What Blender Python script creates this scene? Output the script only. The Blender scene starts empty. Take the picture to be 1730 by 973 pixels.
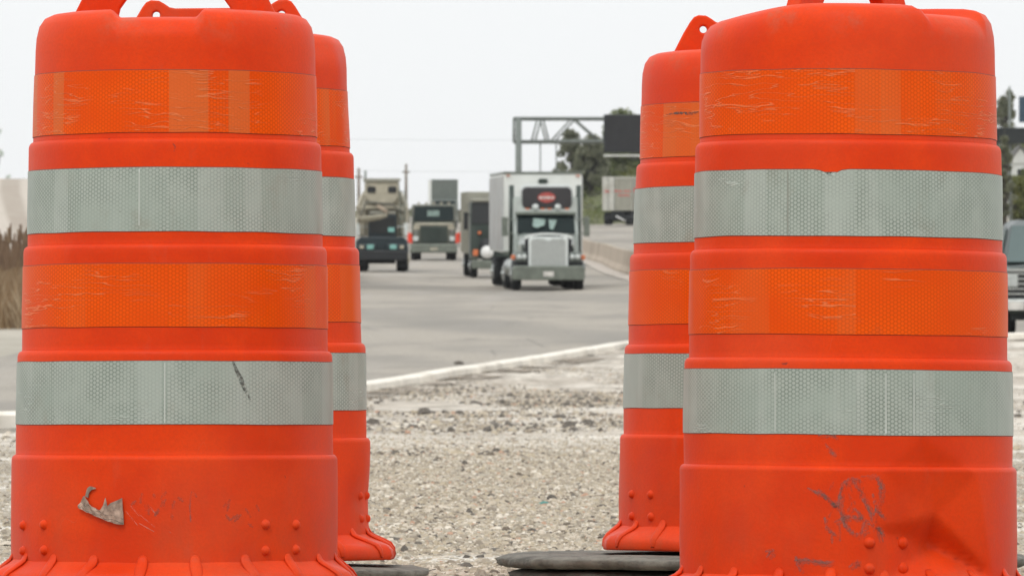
import bpy, math, random
from mathutils import Vector, Matrix, noise as mn
R = math.radians
random.seed(7)
S = bpy.context.scene
COL = S.collection

# ------------------------------------------------------------------ camera, sky, sun, exposure
FPX = 12400.0            # focal length in photo pixels (1730 wide): a long telephoto
YH = 720.0               # photo row of the eye level
CAMH = 0.30              # camera low over the gravel
cam = bpy.data.cameras.new('camera'); camo = bpy.data.objects.new('camera', cam); COL.objects.link(camo)
cam.sensor_width = 36.0; cam.lens = 36.0 * FPX / 1730.0
camo.location = (0, 0, CAMH)
camo.rotation_euler = (R(90) + math.atan((YH - 486.5) / FPX), 0, 0)
cam.clip_start = 0.1; cam.clip_end = 20000
cam.dof.use_dof = True; cam.dof.focus_distance = 11.9; cam.dof.aperture_fstop = 42.0
S.camera = camo

SUN_EL, SUN_AZ = 52.0, 200.0     # azimuth clockwise from +Y: behind the camera, a little left
w = bpy.data.worlds.new('World'); S.world = w; w.use_nodes = True
nt = w.node_tree; nt.nodes.clear()
out = nt.nodes.new('ShaderNodeOutputWorld'); bg = nt.nodes.new('ShaderNodeBackground')
sky = nt.nodes.new('ShaderNodeTexSky'); sky.sky_type = 'NISHITA'; sky.sun_disc = False
sky.sun_elevation = R(SUN_EL); sky.sun_rotation = R(SUN_AZ); sky.dust_density = 3.0; sky.air_density = 1.0
geo = nt.nodes.new('ShaderNodeTexCoord'); sep = nt.nodes.new('ShaderNodeSeparateXYZ')
nt.links.new(geo.outputs['Generated'], sep.inputs[0])
ramp = nt.nodes.new('ShaderNodeMapRange'); ramp.inputs['From Min'].default_value = 0.0; ramp.inputs['From Max'].default_value = 1.0
ramp.inputs['To Min'].default_value = 8.1; ramp.inputs['To Max'].default_value = 13.5
nt.links.new(sep.outputs['Z'], ramp.inputs['Value'])
cl = nt.nodes.new('ShaderNodeVectorMath'); cl.operation = 'SCALE'; cl.inputs[0].default_value = (0.985, 1.0, 1.01)
nt.links.new(ramp.outputs[0], cl.inputs['Scale'])
mx = nt.nodes.new('ShaderNodeMix'); mx.data_type = 'RGBA'; mx.inputs['Factor'].default_value = 0.93   # cloud deck over the blue
nt.links.new(sky.outputs[0], mx.inputs[6]); nt.links.new(cl.outputs[0], mx.inputs[7])
nt.links.new(mx.outputs[2], bg.inputs['Color']); bg.inputs['Strength'].default_value = 0.12
nt.links.new(bg.outputs[0], out.inputs['Surface'])
sl = bpy.data.lights.new('sun', 'SUN'); sl.energy = 0.9; sl.angle = R(14); sl.color = (1.0, 0.965, 0.91)
so = bpy.data.objects.new('sun', sl); COL.objects.link(so)
az = R(SUN_AZ); el = R(SUN_EL)
sd = Vector((math.sin(az) * math.cos(el), math.cos(az) * math.cos(el), math.sin(el)))
so.rotation_euler = sd.to_track_quat('Z', 'Y').to_euler(); so.location = sd * 50
S.view_settings.view_transform = 'Standard'; S.view_settings.look = 'None'
S.view_settings.gamma = 1.0; S.view_settings.exposure = 0.0

# ------------------------------------------------------------------ terrain height and photo rows
PROF = [(-3000, 0), (-40, 0), (16, 0), (60, .40), (97, .76), (130, 1.66), (180, 3.04), (238, 4.70), (291, 6.18), (326, 7.16), (390, 9.10),
        (480, 12.2), (620, 16.9), (900, 26.0), (1100, 29.0), (2000, 30.0), (9000, 30.0)]
def prof(D):
    for (a, za), (b, zb) in zip(PROF, PROF[1:]):
        if D <= b: return za + (zb - za) * (D - a) / (b - a)
    return PROF[-1][1]
def gz(x, D):
    z = (prof(D - 3) + prof(D) + prof(D + 3)) / 3 if D > 22 else prof(D)
    k = min(1, max(0, (D - 70) / 50))
    return z + 0.040 * k * min(max(0, x - 1.5), 30)
def P(px, py, D):         # a point of the place seen at a photo pixel, at distance D
    return Vector(((px - 865) * D / FPX, D, CAMH + (YH - py) * D / FPX))
def X(px, D): return (px - 865) * D / FPX

# ------------------------------------------------------------------ small helpers
def tag(o, label=None, cat=None, group=None, kind=None):
    if label: o['label'] = label
    if cat: o['category'] = cat
    if group: o['group'] = group
    if kind: o['kind'] = kind
    return o
def empty(name, loc, rz=0, rx=0):
    o = bpy.data.objects.new(name, None); COL.objects.link(o); o.location = loc; o.rotation_euler = (rx, 0, rz)
    o.empty_display_size = .2
    return o

class MB:
    def __init__(s): s.v = []; s.f = []; s.m = []; s.uv = None
    def add(s, vs, fs, mi=0):
        b = len(s.v); s.v += [tuple(p) for p in vs]
        s.f += [tuple(b + i for i in f) for f in fs]; s.m += [mi] * len(fs); return s
    def box(s, x0, x1, y0, y1, z0, z1, mi=0, tf=None):
        vs = [(x, y, z) for x in (x0, x1) for y in (y0, y1) for z in (z0, z1)]
        if tf: vs = [tf(*p) for p in vs]
        return s.add(vs, [(0, 1, 3, 2), (4, 6, 7, 5), (0, 4, 5, 1), (2, 3, 7, 6), (0, 2, 6, 4), (1, 5, 7, 3)], mi)
    def cyl(s, p0, p1, r0, r1=None, n=16, mi=0, caps=True):
        r1 = r0 if r1 is None else r1
        p0 = Vector(p0); p1 = Vector(p1); d = (p1 - p0).normalized()
        a = d.orthogonal().normalized(); b = d.cross(a)
        vs = []
        for p, r in ((p0, r0), (p1, r1)):
            for i in range(n):
                t = 2 * math.pi * i / n; vs.append(p + a * r * math.cos(t) + b * r * math.sin(t))
        fs = [(i, (i + 1) % n, n + (i + 1) % n, n + i) for i in range(n)]
        if caps: fs += [tuple(range(n - 1, -1, -1)), tuple(range(n, 2 * n))]
        return s.add(vs, fs, mi)
    def tube(s, pts, r, n=8, mi=0):
        for a, b in zip(pts, pts[1:]): s.cyl(a, b, r, r, n, mi)
        return s
    def prism_x(s, prof2, x0, x1, mi=0):        # outline in (y, z), pushed along x
        n = len(prof2); vs = [(x0, y, z) for y, z in prof2] + [(x1, y, z) for y, z in prof2]
        return s.add(vs, [(i, (i + 1) % n, n + (i + 1) % n, n + i) for i in range(n)] + [tuple(range(n - 1, -1, -1)), tuple(range(n, 2 * n))], mi)
    def prism_y(s, prof2, y0, y1, mi=0):        # outline in (x, z), pushed along y
        n = len(prof2); vs = [(x, y0, z) for x, z in prof2] + [(x, y1, z) for x, z in prof2]
        return s.add(vs, [(i, (i + 1) % n, n + (i + 1) % n, n + i) for i in range(n)] + [tuple(range(n - 1, -1, -1)), tuple(range(n, 2 * n))], mi)
    def loft(s, sections, mi=0, closed=True, caps=True):
        n = len(sections[0]); vs = [p for sec in sections for p in sec]; fs = []
        for k in range(len(sections) - 1):
            for i in range(n if closed else n - 1):
                fs.append((k * n + i, k * n + (i + 1) % n, (k + 1) * n + (i + 1) % n, (k + 1) * n + i))
        if caps and closed: fs += [tuple(range(n - 1, -1, -1)), tuple(range((len(sections) - 1) * n, len(sections) * n))]
        return s.add(vs, fs, mi)
    def build(s, name, mats, parent=None, smooth=False, bevel=0, fix=True):
        me = bpy.data.meshes.new(name); me.from_pydata(s.v, [], s.f)
        if not isinstance(mats, (list, tuple)): mats = [mats]
        for m in mats: me.materials.append(m)
        me.polygons.foreach_set('material_index', s.m)
        if fix:
            import bmesh
            bm = bmesh.new(); bm.from_mesh(me); bmesh.ops.recalc_face_normals(bm, faces=bm.faces); bm.to_mesh(me); bm.free()
        if smooth: me.polygons.foreach_set('use_smooth', [True] * len(me.polygons))
        me.update()
        o = bpy.data.objects.new(name, me); COL.objects.link(o)
        if parent: o.parent = parent
        if bevel:
            b = o.modifiers.new('bevel', 'BEVEL'); b.width = bevel; b.segments = 2; b.limit_method = 'ANGLE'; b.angle_limit = R(35)
        return o

def rrect(x0, x1, z0, z1, r, n=5):
    pts = []
    for cx, cz, a0 in ((x1 - r, z1 - r, 0), (x0 + r, z1 - r, 90), (x0 + r, z0 + r, 180), (x1 - r, z0 + r, 270)):
        for i in range(n + 1):
            t = R(a0 + 90 * i / n); pts.append((cx + r * math.cos(t), cz + r * math.sin(t)))
    return pts

# ------------------------------------------------------------------ materials
class NT:
    def __init__(s, name):
        s.m = bpy.data.materials.new(name); s.m.use_nodes = True; s.t = s.m.node_tree
        s.b = s.t.nodes['Principled BSDF']
    def n(s, typ, **k):
        o = s.t.nodes.new(typ)
        for a, b in k.items(): setattr(o, a, b)
        return o
    def l(s, a, b): s.t.links.new(a, b)
    def put(s, sock, v):
        if hasattr(v, 'is_output'): s.l(v, sock)
        else: sock.default_value = v
    def math(s, op, a, b=0.0, c=None, clamp=False):
        o = s.n('ShaderNodeMath', operation=op); o.use_clamp = clamp
        s.put(o.inputs[0], a); s.put(o.inputs[1], b)
        if c is not None: s.put(o.inputs[2], c)
        return o.outputs[0]
    def vm(s, op, a, b=None, out=0):
        o = s.n('ShaderNodeVectorMath', operation=op); s.put(o.inputs[0], a)
        if b is not None: s.put(o.inputs[1], b)
        return o.outputs[out]
    def ss(s, v, lo, hi, a=0.0, b=1.0):
        o = s.n('ShaderNodeMapRange', interpolation_type='SMOOTHSTEP')
        s.put(o.inputs['Value'], v); o.inputs['From Min'].default_value = lo; o.inputs['From Max'].default_value = hi
        o.inputs['To Min'].default_value = a; o.inputs['To Max'].default_value = b
        return o.outputs[0]
    def mix(s, f, a, b):
        o = s.n('ShaderNodeMix', data_type='RGBA'); s.put(o.inputs[0], f)
        s.put(o.inputs[6], a if hasattr(a, 'is_output') else (*a[:3], 1)); s.put(o.inputs[7], b if hasattr(b, 'is_output') else (*b[:3], 1))
        return o.outputs[2]
    def noise(s, vec=None, scale=5, detail=4, rough=.55, dist=0.0):
        o = s.n('ShaderNodeTexNoise'); o.inputs['Scale'].default_value = scale; o.inputs['Detail'].default_value = detail
        o.inputs['Roughness'].default_value = rough; o.inputs['Distortion'].default_value = dist
        if vec is not None: s.l(vec, o.inputs['Vector'])
        return o.outputs['Fac']
    def coord(s, which='Object'): return s.n('ShaderNodeTexCoord').outputs[which]
    def scale(s, vec, xyz): return s.vm('MULTIPLY', vec, xyz)
    def bump(s, h, strength=.3, dist=.01, prev=None):
        o = s.n('ShaderNodeBump'); o.inputs['Strength'].default_value = strength; o.inputs['Distance'].default_value = dist
        s.l(h, o.inputs['Height'])
        if prev is not None: s.l(prev, o.inputs['Normal'])
        return o.outputs[0]
    def set(s, **k):
        for a, v in k.items():
            nm = a.replace('_', ' ')
            nm = {'Color': 'Base Color', 'IOR': 'IOR'}.get(nm, nm)
            if isinstance(v, tuple) and len(v) == 3 and nm == 'Base Color': v = (*v, 1)
            s.put(s.b.inputs[nm], v)
        return s.m

def simple(name, col, rough=.6, var=.18, scale=6, metal=0.0, bump=0.0, coat=0.0, dirt=None, dirtamt=.35):
    q = NT(name); c = q.coord('Object')
    n1 = q.noise(c, scale, 6, .6); n2 = q.noise(c, scale * .23, 3, .5)
    f = q.ss(n1, .3, .7)
    dark = tuple(max(0, a * (1 - var)) for a in col); lite = tuple(min(1, a * (1 + var)) for a in col)
    cc = q.mix(f, dark, lite)
    if dirt: cc = q.mix(q.ss(n2, .45, .75, 0, dirtamt), cc, dirt)
    q.set(Color=cc, Roughness=q.ss(n2, .3, .7, max(.02, rough - .08), min(1, rough + .1)), Metallic=metal)
    if bump: q.set(Normal=q.bump(n1, bump, .01))
    if coat: q.set(Coat_Weight=coat, Coat_Roughness=.1)
    return q.m

def drum_plastic(name, seed, tone=1.0):
    q = NT(name); c = q.vm('ADD', q.coord('Object'), (seed * 3.1, seed * 1.7, 0.0))
    n1 = q.noise(c, 7, 6, .62); n2 = q.noise(q.scale(c, (1, 1, .35)), 26, 5, .6); n3 = q.noise(c, 210, 3, .6); n4 = q.noise(c, 2.2, 3, .5)
    base = q.mix(q.ss(n1, .33, .68), (.63 * tone, .033 * tone, .0), (.73 * tone, .048 * tone, .0005))
    sx = q.n('ShaderNodeSeparateXYZ'); q.l(q.coord('Object'), sx.inputs[0])
    grime = q.math('MULTIPLY', q.ss(sx.outputs['Z'], .02, .24, 1, 0), q.ss(q.noise(q.scale(c, (1, 1, .6)), 9, 6, .7), .44, .72))
    base = q.mix(q.math('MULTIPLY', grime, .38), base, (.33, .085, .04))
    smut = q.math('MULTIPLY', q.ss(sx.outputs['Z'], .86, .935), q.ss(q.noise(c, 13, 6, .72), .50, .70)); base = q.mix(q.math('MULTIPLY', smut, .55), base, (.36, .12, .07))
    base = q.mix(q.ss(n3, .35, .7, 0, .28), base, (.50, .040, .006))
    base = q.mix(q.ss(n2, .60, .80, 0, .22), base, (.50, .10, .055))                 # rubbed road dust
    base = q.mix(q.ss(n4, .42, .75, .0, .16), base, (.62, .13, .060))            # chalky fading
    # fine scratches
    v = q.n('ShaderNodeTexVoronoi', feature='DISTANCE_TO_EDGE'); v.inputs['Scale'].default_value = 9
    dvec = q.vm('ADD', c, q.scale(q.n('ShaderNodeTexNoise').outputs['Color'], (.3, .3, .3)))
    q.l(dvec, v.inputs['Vector'])
    sc = q.math('MULTIPLY', q.ss(v.outputs['Distance'], 0.0, .006, 1, 0), q.ss(n1, .58, .72))
    base = q.mix(q.math('MULTIPLY', sc, .35), base, (.55, .20, .13))
    spots = q.noise(c, 46, 2, .5)
    base = q.mix(q.ss(spots, .755, .80, 0, .75), base, (.16, .035, .025))
    b = q.bump(n3, .10, .004); b = q.bump(n1, .12, .01, b)
    q.set(Color=base, Roughness=q.ss(n1, .3, .7, .44, .60), Normal=b, Specular_IOR_Level=.15, Sheen_Weight=.04, Sheen_Roughness=.5)
    q.b.inputs['Sheen Tint'].default_value = (1, .72, .62, 1)
    return q.m

def sheeting(name, kind, seed):
    q = NT(name); uv = q.n('ShaderNodeUVMap').outputs[0]
    p = q.vm('ADD', uv, (10 + seed, 10, 0.0))
    s_ = q.scale(p, (1 / .0066, 1 / .0066, 0.0))
    cell = (1.7320508, 1.0, 1.0); half = (.8660254, .5, .5)
    a = q.vm('SUBTRACT', q.vm('MODULO', s_, cell), half)
    b = q.vm('SUBTRACT', q.vm('MODULO', q.vm('ADD', s_, half), cell), half)
    za = q.scale(a, (1, 1, 0)); zb = q.scale(b, (1, 1, 0))
    d = q.math('MINIMUM', q.vm('LENGTH', za, out=1), q.vm('LENGTH', zb, out=1))
    big = q.noise(q.scale(p, (2.2, 3.0, 1)), 3, 3, .5)
    net = q.math('MULTIPLY', q.ss(d, .24, .50), q.ss(big, .30, .58, .35, 1.0))
    # pale panels across the strip: glossy reflections painted into the base colour
    vo = q.n('ShaderNodeTexVoronoi', voronoi_dimensions='1D'); vo.inputs['Scale'].default_value = 27
    sx = q.n('ShaderNodeSeparateXYZ'); q.l(p, sx.inputs[0]); q.l(sx.outputs['X'], vo.inputs['W'])
    rgb = q.n('ShaderNodeSeparateColor'); q.l(vo.outputs['Color'], rgb.inputs[0])
    pan = q.ss(rgb.outputs[0], .50, .80); pmask = q.ss(q.noise(q.scale(p, (1, .3, 1)), 4.5, 2, .5), .40, .54)
    pan = q.math('MULTIPLY', pan, pmask)
    fade = q.noise(q.scale(p, (26, 2, 1)), 1, 3, .5)
    # wrinkles in the film: long nearly level ridges in loose patches
    dis = q.noise(q.scale(p, (9, 9, 1)), 1.5, 2, .5)
    wv = q.vm('ADD', q.scale(p, (7, 95, 1)), q.scale(q.n('ShaderNodeCombineXYZ').outputs[0], (0, 0, 0)))
    cmb = q.n('ShaderNodeCombineXYZ'); q.l(q.math('MULTIPLY', dis, 1.5), cmb.inputs[1]); wv = q.vm('ADD', wv, cmb.outputs[0])
    wn = q.noise(wv, 1.0, 2, .5)
    ridge = q.ss(q.math('ABSOLUTE', q.math('SUBTRACT', wn, .5)), 0, .022, 1, 0)
    patch = q.noise(q.scale(p, (5.0, 9.0, 1)), 1.3, 2, .4)
    lo = {'orange_loose': .43, 'orange': .54, 'grey': .61}[kind]
    ridge = q.math('MULTIPLY', ridge, q.ss(patch, lo, lo + .09))
    dirt = q.noise(q.scale(p, (7, 4, 1)), 2.0, 6, .65)
    speck = q.noise(p, 95, 3, .6)
    if kind == 'grey':
        base = q.mix(q.ss(big, .3, .7), (.325, .372, .325), (.375, .412, .365))
        base = q.mix(q.math('MULTIPLY', q.math('MULTIPLY', net, .78), q.ss(q.noise(q.scale(p, (14, 10, 1)), 1.5, 3, .6), .3, .6, .45, 1)), base, (.160, .195, .165))
        base = q.mix(q.math('MULTIPLY', pan, .25), base, (.47, .50, .46))
        base = q.mix(q.ss(fade, .5, .8, 0, .3), base, (.46, .49, .45))
        base = q.mix(q.ss(dirt, .56, .78, 0, .38), base, (.24, .20, .145))
        base = q.mix(q.ss(speck, .70, .76, 0, .6), base, (.12, .12, .10))
        rl = (.62, .66, .60)
    else:
        base = q.mix(q.ss(big, .3, .7), (.72, .066, .0), (.82, .092, .0))
        base = q.mix(q.math('MULTIPLY', net, .55), base, (.48, .048, .0))
        base = q.mix(q.math('MULTIPLY', pan, .60 if kind == 'orange_loose' else .25), base, (.60, .145, .035))
        base = q.mix(q.ss(fade, .55, .8, 0, .30), base, (.66, .13, .018))
        base = q.mix(q.ss(dirt, .60, .80, 0, .35), base, (.30, .065, .03))
        base = q.mix(q.ss(speck, .72, .77, 0, .6), base, (.20, .04, .02))
        rl = (.80, .30, .13)
    base = q.mix(q.math('MULTIPLY', ridge, .38), base, rl)
    b = q.bump(ridge, .55, .0022); b = q.bump(q.ss(d, .2, .5), .10, .0008, b)
    q.set(Color=base, Roughness=.42, Normal=b, Coat_Weight=.02, Coat_Roughness=.16, Specular_IOR_Level=(.22 if kind == 'grey' else .10))
    return q.m

def scuff(name, col, dens=.55):
    q = NT(name); c = q.coord('Object'); n = q.noise(c, 120 if 'tar' in name else 38, 5, .75)
    q.set(Color=col, Roughness=.8, Alpha=q.ss(n, .36, .62, .0, dens)); return q.m

MT = {}
MT['frame_dark'] = simple('dark_edge_line', (.10, .028, .015), .7)
def rubber_mat():
    q = NT('old_rubber'); c = q.coord('Object'); n = q.noise(c, 26, 8, .72); n2 = q.noise(q.scale(c, (1, 1, 3)), 5, 5, .6); st = q.noise(q.scale(c, (3, 3, 60)), 3, 4, .7)
    col = q.mix(q.ss(n, .36, .64), (.075, .074, .062), (.19, .185, .155)); col = q.mix(q.ss(n2, .42, .62, 0, .45), col, (.24, .23, .19))
    v = q.n('ShaderNodeTexVoronoi', feature='DISTANCE_TO_EDGE'); v.inputs['Scale'].default_value = 9; q.l(q.vm('ADD', c, q.scale(q.n('ShaderNodeTexNoise').outputs['Color'], (.25, .25, .0))), v.inputs['Vector'])
    ck = q.math('MULTIPLY', q.ss(v.outputs['Distance'], 0, .018, 1, 0), q.ss(n2, .44, .56)); col = q.mix(q.math('MULTIPLY', ck, .8), col, (.03, .03, .026))
    col = q.mix(q.ss(st, .56, .70, 0, .5), col, (.06, .058, .05))
    q.set(Color=col, Roughness=.9, Normal=q.bump(n, .7, .006)); return q.m
MT['rubber'] = rubber_mat()
MT['tyre'] = simple('tyre_rubber', (.014, .016, .018), .8)
MT['black'] = simple('black_parts', (.010, .012, .014), .5)
MT['under'] = simple('greasy_underbody', (.018, .022, .023), .8)
MT['whitepaint'] = simple('white_truck_paint', (.70, .74, .72), .35, .06, 2, coat=.4, dirt=(.42, .40, .36))
MT['cabgrey'] = simple('grey_white_cab_paint', (.32, .36, .33), .3, .1, 4, coat=.5, dirt=(.25, .24, .20), dirtamt=.5)
MT['trailer'] = simple('trailer_white_panel', (.74, .76, .72), .5, .05, 2, dirt=(.46, .44, .39))
MT['greybox'] = simple('weathered_grey_box', (.50, .50, .45), .6, .1, 3, dirt=(.30, .27, .22), dirtamt=.6)
MT['trailer_side'] = simple('trailer_side_metal', (.50, .51, .50), .38, .10, 2, metal=.35, dirt=(.5, .40, .36))
MT['chrome'] = simple('worn_chrome', (.46, .48, .46), .28, .12, 5, metal=.8)
MT['grillemesh'] = simple('grille_mesh', (.50, .52, .50), .45, .15, 30, metal=.4)
MT['bumper'] = simple('dusty_chrome_bumper', (.17, .19, .16), .4, .15, 4, metal=.4)
MT['bonnet_grey'] = simple('grey_paint', (.12, .14, .125), .45, .1, 3, coat=.3)
MT['olive'] = simple('olive_grey_paint', (.085, .092, .070), .5, .12, 3, dirt=(.3, .28, .22))
MT['greendark'] = simple('dark_green_paint', (.026, .042, .034), .45, .15, 3, dirt=(.16, .17, .14))
MT['tealdark'] = simple('dark_teal_paint', (.008, .020, .025), .4, .15, 3)
MT['beige'] = simple('beige_paint', (.40, .37, .285), .55, .16, 3, dirt=(.20, .18, .135), dirtamt=.6)
MT['beigebody'] = simple('dusty_beige_panel', (.29, .285, .235), .6, .12, 2, dirt=(.28, .27, .22))
MT['glass'] = simple('dark_windscreen', (.012, .020, .020), .12, .1, 2)
MT['glass'].node_tree.nodes['Principled BSDF'].inputs['Specular IOR Level'].default_value = .12
MT['glassblk'] = simple('black_glass', (.006, .008, .008), .35, .1, 2)
MT['seatlight'] = simple('seat_glint_paint', (.22, .30, .27), .7)  # pale tone painted for the glint in the windscreens
MT['amber'] = simple('amber_lens', (.62, .17, .06), .3)
MT['lens'] = simple('lamp_lens', (.55, .58, .56), .15)
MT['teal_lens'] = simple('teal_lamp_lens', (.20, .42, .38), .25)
MT['redflag'] = simple('red_orange_flag', (.82, .08, .04), .7)
MT['whiteball'] = simple('white_dish', (.80, .80, .78), .4, .03)
MT['red'] = simple('red_lettering', (.62, .05, .05), .5)
MT['redmuted'] = simple('faded_red', (.40, .07, .06), .6)
MT['plate'] = simple('number_plate', (.60, .58, .54), .5)
MT['plum'] = simple('dark_fairing', (.030, .028, .030), .5, .1, 2)
MT['steel'] = simple('galvanised_steel', (.17, .19, .175), .6, .15, 3, metal=.15)
MT['signblk'] = simple('message_board_face', (.012, .012, .014), .6)
MT['wood'] = simple('weathered_wood', (.20, .17, .14), .85, .2, 4)
MT['bluesign'] = simple('blue_sign_back', (.03, .06, .09), .5)
MT['housewhite'] = simple('white_siding', (.55, .56, .53), .7, .06, 2)
MT['roofing'] = simple('grey_shingles', (.13, .125, .12), .8, .2, 3)
MT['suv'] = simple('grey_green_car_paint', (.045, .062, .058), .42, .05, 2, coat=.15)
MT['suvglass'] = simple('green_tinted_glass', (.05, .085, .080), .08, .1, 1)
MT['suvglass'].node_tree.nodes['Principled BSDF'].inputs['Specular IOR Level'].default_value = .7
MT['torn'] = simple('faded_torn_sticker', (.36, .25, .19), .75, .45, 60, dirt=(.13, .10, .08), dirtamt=.7)
MT['tealbit'] = simple('teal_wrapper', (.05, .20, .17), .5)
MT['paperbit'] = simple('pale_wrapper', (.62, .60, .56), .6)
MT['bark'] = simple('tree_bark', (.085, .075, .06), .9, .3, 8)
MT['darkstone'] = simple('asphalt_crumb', (.12, .105, .088), .9, .3, 60)
MT['barrier'] = simple('barrier_concrete', (.40, .33, .255), .85, .12, 1.2, dirt=(.22, .18, .14), dirtamt=.6)

def leafmat(name, a, b, c_):
    q = NT(name); g = q.n('ShaderNodeNewGeometry'); r = g.outputs['Random Per Island']
    cc = q.mix(q.ss(r, 0, .6), a, b); cc = q.mix(q.ss(r, .7, 1), cc, c_)
    n = q.noise(q.coord('Object'), .6, 3, .5); cc = q.mix(q.ss(n, .35, .65, 0, .5), cc, a)
    q.set(Color=cc, Roughness=.65)
    tr = q.n('ShaderNodeBsdfTranslucent'); q.l(cc, tr.inputs['Color']); ms = q.n('ShaderNodeMixShader'); ms.inputs[0].default_value = .45
    q.l(q.b.outputs[0], ms.inputs[1]); q.l(tr.outputs[0], ms.inputs[2]); q.l(ms.outputs[0], q.t.nodes['Material Output'].inputs['Surface'])
    return q.m
MT['leaf'] = leafmat('spring_leaves', (.13, .16, .06), (.22, .255, .10), (.31, .33, .15))
MT['leafdull'] = leafmat('dull_budding_leaves', (.16, .175, .11), (.25, .255, .17), (.33, .335, .23))
MT['leafyellow'] = leafmat('yellow_green_leaves', (.10, .12, .03), (.20, .21, .05), (.28, .27, .08))
MT['leafpale'] = leafmat('haze_paled_leaves', (.50, .56, .50), (.58, .63, .56), (.64, .68, .62))  # distance haze painted into the leaf colour
MT['reed'] = leafmat('dry_reeds', (.27, .18, .10), (.38, .27, .16), (.50, .40, .27))
MT['reedhead'] = leafmat('dark_reed_heads', (.22, .14, .085), (.30, .20, .12), (.36, .26, .16))

# ground materials
def gravel_mat():
    q = NT('gravel_shoulder'); c = q.coord('Object')
    sx = q.n('ShaderNodeSeparateXYZ'); q.l(c, sx.inputs[0]); Y = sx.outputs['Y']
    v = q.n('ShaderNodeTexVoronoi'); v.inputs['Scale'].default_value = 70; q.l(q.scale(c, (1, .30, 1)), v.inputs['Vector'])
    rg = q.n('ShaderNodeSeparateColor'); q.l(v.outputs['Color'], rg.inputs[0])
    col = q.mix(rg.outputs[0], (.25, .21, .16), (.50, .44, .35))
    col = q.mix(q.ss(rg.outputs[1], .82, .9), col, (.10, .085, .07))
    n = q.noise(q.scale(c, (1, .22, 1)), 1.2, 6, .62)
    conc = q.mix(q.ss(n, .35, .65), (.42, .365, .30), (.60, .545, .465))
    wob = q.math('ADD', Y, q.math('MULTIPLY', q.noise(c, .35, 4, .6), 16))
    f = q.ss(wob, 40, 52)
    col = q.mix(f, col, conc)
    fine = q.noise(q.scale(c, (1, .12, 1)), 26, 4, .7)
    col = q.mix(q.ss(fine, .58, .68, 0, .40), col, (.20, .17, .135))
    # bleached strips lying across the shoulder
    n2 = q.noise(q.scale(c, (.12, .9, 1)), .55, 3, .5)
    col = q.mix(q.ss(n2, .50, .60, 0, .8), col, (.68, .635, .56))
    Yw = q.math('ADD', Y, q.math('MULTIPLY', q.math('SUBTRACT', q.noise(c, .9, 5, .65), .5), 11)); strip = q.math('MULTIPLY', q.ss(Yw, 34.5, 36.5), q.ss(Yw, 40, 43.5, 1, 0)); strip = q.math('MULTIPLY', strip, q.ss(q.noise(q.scale(c, (1, .25, 1)), 2.2, 6, .7), .40, .62, 0, .75))
    col = q.mix(strip, col, (.64, .595, .52))
    soil = q.noise(q.scale(c, (1, .16, 1)), 2.6, 8, .72); col = q.mix(q.math('MULTIPLY', q.ss(soil, .47, .60, 0, .62), q.ss(Y, 38, 48)), col, (.235, .20, .155))
    soil2 = q.noise(q.scale(c, (.5, .12, 1)), 2.0, 5, .6); col = q.mix(q.ss(soil2, .50, .68, 0, .4), col, (.27, .23, .18))
    q.set(Color=col, Roughness=.95, Normal=q.bump(v.outputs['Distance'], .8, .012)); return q.m
def road_mat():
    q = NT('worn_asphalt'); c = q.coord('Object')
    ag = q.noise(q.scale(c, (1, .18, 1)), 16, 5, .72); n = q.noise(q.scale(c, (.16, .035, 1)), 2.2, 5, .6); n2 = q.noise(q.scale(c, (.9, .02, 1)), 1.0, 4, .55)
    col = q.mix(q.ss(ag, .36, .66), (.275, .246, .203), (.352, .317, .266))
    col = q.mix(q.ss(n, .42, .66, 0, .65), col, (.200, .184, .158))
    col = q.mix(q.ss(n2, .50, .70, 0, .5), col, (.32, .292, .258))
    sx = q.n('ShaderNodeSeparateXYZ'); q.l(c, sx.inputs[0])
    w_ = q.math('ADD', sx.outputs['Y'], q.math('MULTIPLY', sx.outputs['X'], 6.0))
    w_ = q.math('ADD', w_, q.math('MULTIPLY', q.noise(c, .05, 3, .5), 20))
    bands = q.math('SINE', q.math('MULTIPLY', w_, .085))
    col = q.mix(q.ss(bands, .25, .95, 0, .5), col, (.180, .168, .146))
    fleck = q.noise(q.scale(c, (1, .2, 1)), 9, 3, .6)
    col = q.mix(q.ss(fleck, .70, .76, 0, .5), col, (.5, .47, .43))
    cr = q.n('ShaderNodeTexVoronoi', feature='DISTANCE_TO_EDGE'); cr.inputs['Scale'].default_value = .16
    q.l(q.vm('ADD', q.scale(c, (1.6, .5, 1)), q.scale(q.n('ShaderNodeTexNoise').outputs['Color'], (1.5, 1.5, 0))), cr.inputs['Vector'])
    col = q.mix(q.math('MULTIPLY', q.ss(cr.outputs['Distance'], 0, .012, .6, 0), q.ss(n, .40, .55)), col, (.12, .11, .095))
    q.set(Color=col, Roughness=.9, Normal=q.bump(ag, .3, .01)); return q.m
def land_mat(name, a, b, c_, sc=.08):
    q = NT(name); c = q.coord('Object'); n = q.noise(c, sc, 8, .65); n2 = q.noise(c, sc * 14, 5, .6)
    col = q.mix(q.ss(n, .4, .6), a, b); col = q.mix(q.ss(n2, .45, .7, 0, .7), col, c_)
    q.set(Color=col, Roughness=1.0, Normal=q.bump(n2, .5, .1)); return q.m
MT['gravel'] = gravel_mat(); MT['road'] = road_mat()
MT['land'] = land_mat('verge_sand_and_grass', (.34, .31, .255), (.42, .385, .32), (.27, .25, .19), .12)
MT['bank'] = land_mat('spring_grass_bank', (.085, .105, .034), (.125, .135, .058), (.19, .17, .10), .35)
MT['kerb'] = simple('kerb_concrete', (.78, .73, .64), .9, .10, 3, bump=.4, dirt=(.44, .39, .32), dirtamt=.5)
MT['gutter'] = simple('pale_concrete_gutter', (.42, .375, .325), .95, .12, .8, dirt=(.30, .26, .22))
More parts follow.
